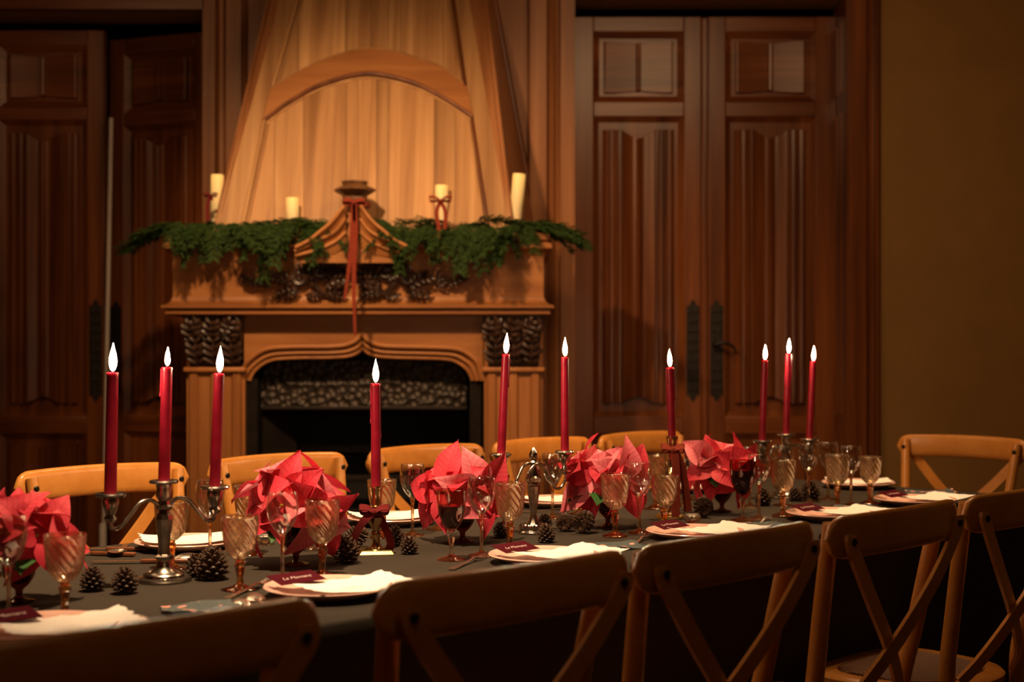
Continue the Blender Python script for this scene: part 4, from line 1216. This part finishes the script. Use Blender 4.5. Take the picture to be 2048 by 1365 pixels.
for x, y, lab in (
    (420, 1124, 'clear wine glass directly below a candle cup of the pewter candelabra'),
    (825, 1072, 'clear wine glass standing free before the chair at the hearth opening'),
    (565, 1165, 'clear wine glass in front of the fullest poinsettia beside fork tines'),
    (963, 1113, 'clear wine glass before poinsettia bracts beside the part-filled red wine glass'),
    (1105, 1037, 'clear wine glass behind the scrolled arm of the silver candelabra'),
    (1279, 1067, 'clear wine glass between two amber goblets in front of the poinsettia with a green leaf'),
    (1518, 1039, 'clear wine glass beside the dark ruby wine glass'),
    (17, 1243, 'clear wine glass in front of the darkest poinsettia'),
    (1702, 1012, 'clear wine glass beside the goblet before the plate at the table head'),
    (1656, 1000, 'clear wine glass farthest towards the closed doors by the table head'),
    (1617, 1004, 'clear wine glass just beside the candelabra before the closed doors'),
    (1366, 1013, 'clear wine glass between the ribboned candlestick and a dark red glass'),
    (1500, 1015, 'clear wine glass behind the smallest poinsettia'),
    (1566, 1012, 'clear wine glass at the foot of the candelabra before the closed doors')):
    place(wp, wu, T(x, y, Z0), 0, lab, 'clear wine glasses on the table')
# red wine glasses
def ruby_proto(bowlmat, fill):
    t = thing('ruby_glass', '', 'wine glass')
    z0 = .066
    op = [(.004, z0 - .003), (.012, z0 + .002), (.021, z0 + .014), (.0275, z0 + .030), (.0310, z0 + .050), (.0325, z0 + .068), (.0335, z0 + .086)]
    part('bowl', MB().lathe([(0, z0 - .003)] + op + [(.0328, z0 + .0865)] + [(max(0, r - .0010), z + .0006) for r, z in reversed(op[1:])] + [(0, z0 + .004)], 40, rmod=lambda a, z, r: 1 + .008 * math.cos(8 * a)), bowlmat, t, smooth=50)
    wpz = [(r - .0016, z + .0012) for r, z in op[1:] if z < z0 + fill]
    part('wine', MB().lathe([(0, z0 + .005)] + wpz + [(wpz[-1][0] - .0004, z0 + fill), (0, z0 + fill)], 36), 'wine', t, smooth=40)
    part('stem', MB().lathe([(0, .010), (.0060, .010), (.0046, .022), (.0055, .034), (.0085, .048), (.0090, .054), (.0060, .060), (.0085, z0 - .001), (0, z0 - .001)], 10), 'clear_stem', t, smooth=40)
    part('foot', MB().lathe([(0, 0), (.0300, 0), (.0312, .0014), (.0295, .003), (.013, .007), (.0065, .011), (0, .012)], 40), 'blush_stem', t, smooth=40)
    return t
r1 = ruby_proto('ruby_clear_bowl', .052); r2 = ruby_proto('ruby_bowl', .062)
u1, u2 = [False], [False]
place(r1, u1, T(903, 1121, Z0), 0, 'wine glass half filled with red wine before the low poinsettia', 'glasses of red wine', 1.0)
for x, y, lab, s in ((1485, 1043, 'ruby red wine glass with dark wine before the smallest poinsettia', 1.06),
                     (1390, 1000, 'dark ruby glass behind the smallest poinsettia by the ribboned candlestick', 1.0),
                     (876, 1060, 'dark ruby glass hidden behind the low poinsettia, before the hearth', 1.02),
                     (34, 1152, 'dark ruby glass behind the darkest poinsettia', 1.0)):
    place(r2, u2, T(x, y, Z0), x, lab, 'glasses of red wine', s)
# cut crystal salt cellars
sp_ = thing('salt_cellar', '', 'salt cellar')
mb = MB().lathe([(0, 0), (.013, 0), (.0195, .007), (.0235, .015), (.0225, .021), (.0185, .026), (.016, .0262), (.0135, .020), (.009, .012), (0, .010)], 10)
part('bowl', mb, 'crystal', sp_, smooth=12)
part('salt', MB().lathe([(0, .011), (.0125, .0185), (.008, .0205), (0, .021)], 14), 'paper', sp_, smooth=60)
su = [False]
place(sp_, su, T(1384, 1047, Z0), .2, 'faceted crystal salt cellar on open cloth beside a pine cone', 'crystal salt cellars')
place(sp_, su, T(623, 1102, Z0), .5, 'faceted crystal salt cellar under the fullest poinsettia', 'crystal salt cellars')
place(sp_, su, T(530, 1090, Z0), .9, 'faceted crystal salt cellar behind the pale swirl goblet', 'crystal salt cellars')

# ================================================================== POINSETTIAS
def bract_mesh(seed, wf=1.0):
    """leaf along +y, unit length .1, face up +z"""
    r = random.Random(seed); mb = MB()
    nl, nw = 12, 8
    Ln = .1
    droop = r.uniform(.05, .38); curl = r.uniform(.02, .28); cup_ = r.uniform(.05, .45); wav = r.uniform(.001, .004); ph = r.uniform(0, 6)
    twist = r.uniform(-.4, .4)
    vs = []
    for i in range(nl + 1):
        t = i / nl
        body = max(0.0, math.sin(PI * t ** .80)) ** .95 * (1 - .30 * t ** 3)
        wd = .030 * wf * body + (.0012 if t < .1 else 0)
        y = Ln * (t - .12 * droop * t * t); zc = Ln * (curl * t - (droop + curl) * t * t * .9)
        for j in range(nw + 1):
            u = -1 + 2 * j / nw
            x = u * wd
            z = zc + abs(u) ** 1.5 * wd * cup_ + wav * math.sin(8 * t + ph + 2 * u) * abs(u)
            a = twist * t
            vs.append((x * math.cos(a), y, z + x * math.sin(a)))
    fs = [(i * (nw + 1) + j, i * (nw + 1) + j + 1, (i + 1) * (nw + 1) + j + 1, (i + 1) * (nw + 1) + j) for i in range(nl) for j in range(nw)]
    mb.add(vs, fs)
    me = mb.mesh('bract', 70)
    return me
BR = [bract_mesh(i) for i in range(7)]
for i, me in enumerate(BR): me.materials.append(MATS['bract_red'])
BP = [bract_mesh(i + 20) for i in range(4)]
for me in BP: me.materials.append(MATS['bract_pink'])
GL = [bract_mesh(i + 40, 1.25) for i in range(3)]
for me in GL: me.materials.append(MATS['leaf_green'])
CY_ME = MB()
for i in range(6):
    CY_ME.ico((.004 * math.cos(i * 1.05), .004 * math.sin(i * 1.05), .003), (.0025, .0025, .004), 1)
CY_ME = CY_ME.mesh('flower_centre')
def mat_from(dirv, nrm, loc, k):
    y = dirv.normalized(); z = (nrm - y * nrm.dot(y)).normalized(); x = y.cross(z)
    M = Matrix((x, y, z)).transposed().to_4x4()
    return Matrix.Translation(loc) @ M @ Matrix.Diagonal((k, k, k, 1))
def poinsettia(x, y, label, seed, heads, size=1.0, low=.10, pink=.3, greens=2, ctr=(0, 0)):
    r = random.Random(seed)
    t = thing('poinsettia', label, 'flowers', T(x, y, Z0), 0, 'poinsettia arrangements down the table')
    part('vase', MB().lathe([(0, 0), (.027, 0), (.028, .002), (.012, .006), (.006, .012), (.007, .022), (.018, .032), (.027, .046), (.030, .062), (.028, .070), (.026, .069), (.027, .060), (.016, .036), (0, .030)], 32), 'vase_glass', t, smooth=50)
    for hi, (dx, dy, dz, k) in enumerate(heads):
        ax = Vector((dx, dy, dz)).normalized()
        c = Vector((ctr[0], ctr[1], low)) + Vector((ax.x * .062, ax.y * .062, ax.z * .050)) * size
        stem_pts = [Vector((ctr[0] * .3, 0, .050)), Vector((ctr[0] * .5 + ax.x * .01, ax.y * .01, .075)), c - ax * .004]
        fl = part('flower', MB().tube(smoothpath(stem_pts, 3), .0028, 6), 'leaf_green', t)
        part('flower_centre', CY_ME, 'cyathia', fl, c)
        u = ax.cross(Vector((0, 0, 1))); u = u.normalized() if u.length > .1 else Vector((1, 0, 0))
        v = ax.cross(u)
        nb = 7
        ph = r.uniform(0, 6)
        for b in range(nb):
            an = ph + 2 * PI * b / nb + r.uniform(-.2, .2)
            rad = u * math.cos(an) + v * math.sin(an)
            inner_ = b % 4 == 3
            el = r.uniform(.4, .7) if inner_ else r.uniform(-.10, .36)
            dr = rad * math.cos(el) + ax * math.sin(el)
            nm = ax * math.cos(el) - rad * math.sin(el)
            kk = k * (r.uniform(.4, .52) if inner_ else r.uniform(.78, 1.14)) * size
            me = r.choice(BP) if r.random() < pink else r.choice(BR)
            o = part('bract', me, None, fl)
            o.matrix_local = mat_from(dr, nm, c + ax * (.004 if inner_ else 0), kk)
    for g in range(greens):
        an = r.uniform(PI, 2 * PI) if g else 4.4
        dr = Vector((math.cos(an), math.sin(an), -.25)); 
        o = part('leaf', r.choice(GL), None, t)
        o.matrix_local = mat_from(dr, Vector((0, 0, 1)) + dr * .3, Vector((ctr[0] + math.cos(an) * .03, math.sin(an) * .03, low - .012)), .85 * size)
    return t
# heads: facing direction (x, y, z) and bract scale; -y faces the room
poinsettia(592, 1130, 'fullest coral red poinsettia, tall above its footed glass, behind two glasses', 5,
           [(-.30, -1, .25, 1.0), (.75, -.75, -.15, 1.1), (.35, -.55, 1, 1.1), (-.95, -.35, .25, 1.1), (.9, .3, .5, 1.0), (-.3, .3, 1, 1.1)], 1.12, .116, .35, 1)
poinsettia(925, 1084, 'low coral red poinsettia spreading behind the half-filled wine glass', 9,
           [(-.7, -.85, .25, 1.1), (.65, -.85, .05, 1.1), (-.1, -.5, 1, 1.0), (1, -.1, .35, 1.0), (-.95, .2, .3, 1.0)], 1.06, .110, .25, 1)
poinsettia(1216, 1055, 'coral red poinsettia with a bright green leaf, before the amber goblets', 14,
           [(-.6, -.9, .25, 1.1), (.55, -.9, .15, 1.1), (-.1, -.4, 1, 1.1), (.95, -.1, .4, 1.0), (-.95, .1, .45, 1.1)], 1.12, .116, .35, 2)
poinsettia(1444, 1024, 'smallest coral red poinsettia, next to the ruby wine glass', 3,
           [(-.45, -1, .35, 1.1), (.6, -.8, .0, 1.1), (0, -.4, 1, 1.0), (-.85, -.2, .0, 1.0)], 1.04, .122, .3, 1)
poinsettia(38, 1205, 'darkest poinsettia, all red to look shaded, at the corner of the table', 17,
           [(-.3, -.9, .4, 1.0), (.7, -.7, .25, 1.1), (.1, -.4, 1, 1.0), (.95, .1, .4, 1.0)], 1.04, .110, 0, 2)  # no pink bracts: the shade on this plant is put into its colour

# ================================================================== PINE CONES
def cone_mesh(seed):
    r = random.Random(seed); mb = MB()
    mb.lathe([(0, .004), (.008, .006), (.0125, .016), (.010, .028), (.004, .036), (0, .037)], 12)
    ga = PI * (3 - math.sqrt(5)); n = 66
    for i in range(n):
        t = (i + .5) / n
        z = .004 + .035 * t
        R_ = .0215 * math.sin(PI * (.22 + .72 * t)) ** .85
        a = i * ga
        el = -.5 + 1.55 * t
        d_ = Vector((math.cos(a) * math.cos(el), math.sin(a) * math.cos(el), math.sin(el)))
        p0 = Vector((math.cos(a) * R_ * .35, math.sin(a) * R_ * .35, z))
        p1 = Vector((math.cos(a) * R_, math.sin(a) * R_, z + math.sin(el) * .006))
        sd = d_.cross(Vector((0, 0, 1))); sd = sd.normalized() if sd.length > .05 else Vector((1, 0, 0))
        w_ = .0042 * (1.1 - .4 * t)
        mb.strip([p0, p0 * .4 + p1 * .6 + Vector((0, 0, -.0012)), p1, p1 + d_ * .0015 + Vector((0, 0, .0014))], sd, [w_ * .8, w_ * 1.9, w_ * 1.7, w_ * .7], .0020)
    return mb.mesh('pine_cone', 30)
CONES = [cone_mesh(i) for i in range(3)]
for me in CONES: me.materials.append(MATS['pinecone'])
def cone(x, y, dia_px, lab, i, tilt=0.0):
    p = T(x, y, Z0)
    k = dia_px * p.y / F / .043
    o = bpy.data.objects.new('pine_cone', CONES[i % 3]); col.objects.link(o)
    o.scale = (k, k, k)
    if tilt:
        o.rotation_euler = (0, tilt, x); o.location = p + Vector((0, 0, .0205 * k * math.sin(abs(tilt)) - .002 * k * math.cos(tilt)))
    else:
        o.rotation_euler = (0, 0, x); o.location = p - Vector((0, 0, .001 * k))
    tag(o, lab, 'pine cone', 'pine cones scattered on the cloth')
for i, (x, y, dp, lab, tl) in enumerate((
    (185, 1183, 48, 'small pine cone next to a green poinsettia leaf by the all-red flowers', 0), (250, 1188, 52, 'pine cone standing clear of the others, left of the pewter candelabra foot', 0),
    (392, 1154, 44, 'small pine cone touching the side of the largest pine cone', 0), (424, 1160, 64, 'largest pine cone, by the foot of the pewter candelabra', 0),
    (692, 1126, 52, 'dark pine cone left of the short brass candlestick foot', 0), (698, 1098, 40, 'brown pine cone behind the dark one by the short brass candlestick', 1.2),
    (790, 1092, 38, 'pine cone behind its neighbour, right of the short brass candlestick', 0), (818, 1109, 35, 'small pine cone in front of the free-standing clear wine glass', 0),
    (1001, 1076, 30, 'dark pine cone half hidden by the low poinsettia', 0), (1092, 1086, 36, 'round pine cone in front of the silver candelabra foot', 0),
    (1089, 1060, 30, 'small pine cone behind the silver candelabra foot', 0), (1126, 1066, 34, 'middle pine cone of the cluster beyond the silver candelabra', 1.3),
    (1157, 1070, 42, 'pine cone lying on its side at the poinsettia with the green leaf', 1.2), (1409, 1038, 38, 'pine cone beside the crystal salt cellar', 1.3),
    (1620, 1000, 38, 'dark pine cone before the candelabra by the closed doors', 0), (1590, 1003, 26, 'small tan pine cone at the candelabra by the closed doors', 0),
    (1526, 1012, 34, 'dark pine cone behind the clear wine glass by the ruby glass', 0))):
    cone(x, y, dp, lab, i, tl)

# ================================================================== PLACE SETTINGS
PL_ME = MB().lathe([(0, 0), (.070, 0), (.074, .002), (.100, .010), (.116, .0165), (.119, .0185), (.1175, .0205), (.1135, .0195), (.100, .0145), (.096, .0150), (.092, .0135), (.076, .0065), (.070, .0050), (0, .0045)], 64).mesh('plate', 50)
PL_ME.materials.append(MATS['plate_pink'])
def sheet_mesh(seed, lx, ly):
    """deckle-edged sheet that sags into the plate"""
    r = random.Random(seed); mb = MB()
    nx, ny = 30, 22; top = []
    jit = [[r.uniform(-1, 1) for _ in range(64)] for _ in range(4)]
    for i in range(nx + 1):
        for j in range(ny + 1):
            u, v = i / nx * 2 - 1, j / ny * 2 - 1
            x, y = u * lx / 2, v * ly / 2
            if abs(v) == 1: y += .0022 * jit[0][i] + .004 * math.sin(i * .9 + seed) * (1 if v > 0 else .5)
            if abs(u) == 1: x += .0022 * jit[1][j] + .003 * math.sin(j * 1.1 + seed)
            rr = math.hypot(x, y)
            z = .0225 - .010 * max(0, 1 - (rr / .098) ** 2) + max(0, rr - .105) * .10
            z += .004 * (abs(u) ** 6) * (1 if u > 0 else .5)
            top.append((x, y, z))
    m_ = ny + 1
    fs = [(i * m_ + j, (i + 1) * m_ + j, (i + 1) * m_ + j + 1, i * m_ + j + 1) for i in range(nx) for j in range(ny)]
    mb.add(top, fs)
    n0 = len(top)
    mb.add([(x, y, z - .0006) for x, y, z in top], [tuple(reversed(f)) for f in fs])
    edge = [i * m_ for i in range(nx + 1)] + [nx * m_ + j for j in range(1, m_)] + [i * m_ + ny for i in range(nx - 1, -1, -1)] + [j for j in range(ny - 1, 0, -1)]
    for a, b in zip(edge, edge[1:] + edge[:1]):
        mb.f.append((a, b, b + n0, a + n0))
    return mb.mesh('menu_sheet', 60)
SHEETS = [sheet_mesh(i, .205, .150) for i in range(3)]
for me in SHEETS: me.materials.append(MATS['paper'])
def text_mesh(body, size, shear, align='CENTER'):
    cu = bpy.data.curves.new('lettering', 'FONT')
    cu.body, cu.size, cu.shear, cu.extrude = body, size, shear, .00012
    cu.align_x = align; cu.align_y = 'CENTER'
    cu.space_character = .95; cu.offset = -.00022
    o = bpy.data.objects.new('lettering', cu); col.objects.link(o)
    dg = bpy.context.evaluated_depsgraph_get()
    me = bpy.data.meshes.new_from_object(o.evaluated_get(dg))
    bpy.data.objects.remove(o); bpy.data.curves.remove(cu)
    me.name = 'lettering'; me.materials.clear()
    return me
TX = text_mesh('Le Moment', .0150, .5)
TX.materials.append(MATS['ink_white'])
CARD = MB().box((0, 0, 0), (.105, .048, .0008)).mesh('place_card', 20)
CARD.materials.append(MATS['card_maroon'])
LINES = MB()
for k in range(4):
    r = random.Random(k)
    x = -.030 + .008 * (k % 2)
    while x < .03:
        w_ = r.uniform(.002, .006)
        LINES.box((x, .018 - .012 * k, .0), (w_, .0016, .00012)); x += w_ + .002
LINES = LINES.mesh('print', 0); LINES.materials.append(MATS['ink_grey'])
def setting(t_, n_, rz, lab, i, card=True, sheet=(0, 0, 0), coff=(-.035, .060)):
    p = TN(t_, n_, Z0)
    pl = bpy.data.objects.new('plate', PL_ME); col.objects.link(pl); pl.location = p; pl.rotation_euler = (0, 0, rz)
    tag(pl, 'pink plate ' + lab, 'plate', 'pink plates with menu sheets')
    sh = bpy.data.objects.new('menu_sheet', SHEETS[i % 3]); col.objects.link(sh)
    q = rotxy(sheet[:2], rz)
    sh.location = p + q + Vector((0, 0, .0012)); sh.rotation_euler = (0, 0, rz + sheet[2])
    tag(sh, 'white deckle-edged menu sheet on the plate ' + lab, 'menu', 'white menu sheets')
    part('print', LINES, None, sh, (0, .01, .0131))
    if card:
        c = thing('place_card', 'maroon card with white script on the plate ' + lab, 'place card', p + rotxy(coff, rz) + Vector((0, 0, .0315)), rz + .04, 'maroon place cards')
        c.rotation_euler = (.26, 0, rz + .04)
        part('card', CARD, None, c)
        part('lettering', TX, None, c, (0, 0, .0005))
AX = math.atan2(D.y, D.x)
# side turned to the room: the card lies beyond the sheet
for i, (t_, n_, lab, sh) in enumerate(((1.06, 2.115, 'beside the darkest poinsettia', (.03, -.03, -.25)), (1.615, 2.10, 'between the two goblets by the fullest poinsettia', (.028, -.036, -.18)),
                                       (2.195, 2.105, 'below the half-filled wine glass', (.03, -.045, -.1)), (2.745, 2.125, 'before the crystal salt cellar', (.03, -.05, -.1)),
                                       (3.31, 2.105, 'behind a chair post by the goblet', (.03, -.035, -.25)), (3.80, 2.13, 'at the corner next to the table head', (.03, -.035, -.2)))):
    setting(t_, n_, AX, lab, i, True, sh, (-.036, .050))
for i, (t_, n_, lab) in enumerate(((1.775, 2.835, 'behind the pewter candelabra by the half-open doors'), (2.41, 2.865, 'behind the short brass candlestick'),
                                   (3.03, 2.86, 'behind the silver candelabra'), (3.66, 2.86, 'behind the ribboned candlestick'))):
    setting(t_, n_, AX + PI - .35, lab, i + 1, False, (0, .0, -.1))
setting(4.145, 2.53, AX - PI / 2 + .45, 'at the head of the table', 2, False, (0, 0, .2))

# cutlery
def fork_mesh():
    mb = MB()
    mb.strip(smoothpath([(0, -.10, .001), (0, -.06, .0015), (0, 0, .004), (0, .03, .007), (0, .048, .005)], 4), Vector((1, 0, 0)), [.014, .0145, .014, .013, .011, .009, .008, .007, .006, .0055, .005, .0055, .006, .009, .015, .020, .022], .0022)
    for k in range(4):
        x = -.0085 + .00567 * k
        mb.tube([(x, .046, .0052), (x, .065, .004), (x * .9, .085, .0045), (x * .85, .098, .008)], [.0016, .0015, .0013, .0005], 6)
    return mb
def spoon_mesh():
    mb = MB()
    mb.strip(smoothpath([(0, -.10, .001), (0, -.06, .0015), (0, 0, .004), (0, .03, .0075), (0, .046, .0055)], 4), Vector((1, 0, 0)), [.014, .0145, .014, .013, .011, .009, .008, .007, .006, .0055, .005, .005, .005, .0055, .006, .008, .010], .0022)
    vs, n, m_ = [], 7, 20
    for i in range(n + 1):
        for j in range(m_):
            a = 2 * PI * j / m_; rr = i / n
            egg = 1 - .18 * math.sin(a)
            vs.append((.0205 * rr * math.cos(a) * egg, .074 + .032 * rr * math.sin(a), .0015 + .0085 * rr ** 2.4))
    fs = [(i * m_ + j, i * m_ + (j + 1) % m_, (i + 1) * m_ + (j + 1) % m_, (i + 1) * m_ + j) for i in range(n) for j in range(m_)]
    mb.add(vs, fs); mb.add([(x, y, z - .0012) for x, y, z in vs], [tuple(reversed(f)) for f in fs])
    return mb
FK, SPN = fork_mesh().mesh('fork', 50), spoon_mesh().mesh('spoon', 60)
FK.materials.append(MATS['cutlery_steel']); SPN.materials.append(MATS['cutlery_steel'])
def single(name, me, x, y, rz, lab, cat, z=.0012, flip=False, grp=None):
    o = bpy.data.objects.new(name, me); col.objects.link(o)
    dv = Vector((-math.sin(rz), math.cos(rz), 0))
    o.location = T(x, y, Z0 + z) - dv * .074; o.rotation_euler = (0, PI if flip else 0, rz)
    if flip: o.location.z += .0095
    tag(o, lab, cat, grp)
    return o
def knife(x, y, rz, lab):
    t = thing('table_knife', lab, 'knife', T(x, y, Z0 + .004), rz, 'table knives')
    part('blade', MB().prism([(-.006, .0, 0), (-.009, .06, 0), (-.006, .10, 0), (.002, .112, 0), (.007, .10, 0), (.007, 0, 0)], (0, 0, .0016)), 'cutlery_steel', t)
    part('handle', MB().strip([(0, -.10, .001), (0, -.05, .001), (0, .004, .001)], Vector((1, 0, 0)), [.016, .014, .012], .008), 'rosewood_handle', t, bevel=.002)
NA = math.radians(45)
for x, y, rz, lab in ((530, 1171, -.25, 'fork with tines beside the foot of the clear wine glass at the fullest poinsettia'), (963, 1119, -.35, 'fork beside the plate below the half-filled wine glass'),
                      (1292, 1078, -.3, 'fork beside the plate before the crystal salt cellar'), (1534, 1042, -.35, 'fork beside the plate by the goblet and chair post'),
                      (1146, 1023, NA + PI + 1.1, 'fork in front of the floral napkin behind the silver candelabra'), (470, 1099, NA + PI + .9, 'fork beside the plate behind the pewter candelabra')):
    single('fork', FK, x, y, rz, lab, 'fork', .0012, False, 'forks at the place settings')
for x, y, rz, lab, fl in ((480, 1211, .42, 'spoon next to the floral napkin by the pale goblet', True), (508, 1199, .35, 'spoon between the other spoon and the pink plate', True), (274, 1244, .4, 'bright spoon beside the deckle-edged sheet near the darkest poinsettia', True),
                          (1165, 1104, .3, 'spoon past the plate below the half-filled wine glass', True), (1472, 1061, .3, 'spoon past the plate before the crystal salt cellar', True),
                          (234, 1113, PI + .15, 'spoon lying bowl towards the pine cone by the pale pole', False), (374, 1117, PI / 2 + .6, 'spoon beside the pewter candelabra before the plate', True), (776, 1069, NA + PI + .9, 'spoon behind the brass candlestick beside the plate', True)):
    single('spoon', SPN, x, y, rz, lab, 'spoon', .0012, fl, 'spoons at the place settings')
knife(185, 1112, NA + .6, 'table knife with reddish handle by the darkest poinsettia')
knife(285, 1128, NA + .85, 'table knife with reddish handle before the plate by the pale pole')
knife(216, 1103, NA + .75, 'table knife between the spoon and another knife by the pale pole')

# napkins
def napkin(x, y, rz, lx, ly, seed, lab, hgt=.006):
    r = random.Random(seed); mb = MB(); nx, ny = 16, 12; top = []
    a1, a2 = r.uniform(0, 6), r.uniform(0, 6)
    for i in range(nx + 1):
        for j in range(ny + 1):
            u, v = i / nx * 2 - 1, j / ny * 2 - 1
            z = hgt + .0035 * math.sin(3 * u + a1) * math.cos(2.3 * v + a2) + .012 * max(0, u - .55) * math.sin(9 * v + a1) ** 2
            top.append((u * lx / 2 + .004 * math.sin(3 * v + a2), v * ly / 2 + .004 * math.sin(3 * u + a1), z))
    m_ = ny + 1; n0 = len(top)
    fs = [(i * m_ + j, (i + 1) * m_ + j, (i + 1) * m_ + j + 1, i * m_ + j + 1) for i in range(nx) for j in range(ny)]
    mb.add(top, fs); mb.add([(x_, y_, .0004) for x_, y_, z in top], [tuple(reversed(f)) for f in fs])
    edge = [i * m_ for i in range(nx + 1)] + [nx * m_ + j for j in range(1, m_)] + [i * m_ + ny for i in range(nx - 1, -1, -1)] + [j for j in range(ny - 1, 0, -1)]
    for a, b in zip(edge, edge[1:] + edge[:1]): mb.f.append((a, b, b + n0, a + n0))
    o = part('napkin', mb, 'napkin_print', None, T(x, y, Z0), (0, 0, rz), smooth=60)
    tag(o, lab, 'napkin', 'dark floral napkins')
napkin(398, 1221, AX - .30, .125, .085, 1, 'dark floral napkin in front of the pewter candelabra')
napkin(1232, 1096, AX - .5, .11, .10, 2, 'dark floral napkin below the goblet with poinsettia red behind it')
napkin(1514, 1056, AX - .3, .12, .09, 3, 'dark floral napkin below the ruby wine glass')
napkin(1160, 1001, AX - .3, .12, .09, 4, 'dark floral napkin behind the silver candelabra, under a fork')
napkin(1712, 1024, AX - .7, .11, .09, 5, 'dark folded napkin below the clear glass near the table head', .012)
napkin(1862, 993, AX - .8, .15, .09, 6, 'dark napkin bunched in front of the chair at the table head', .014)
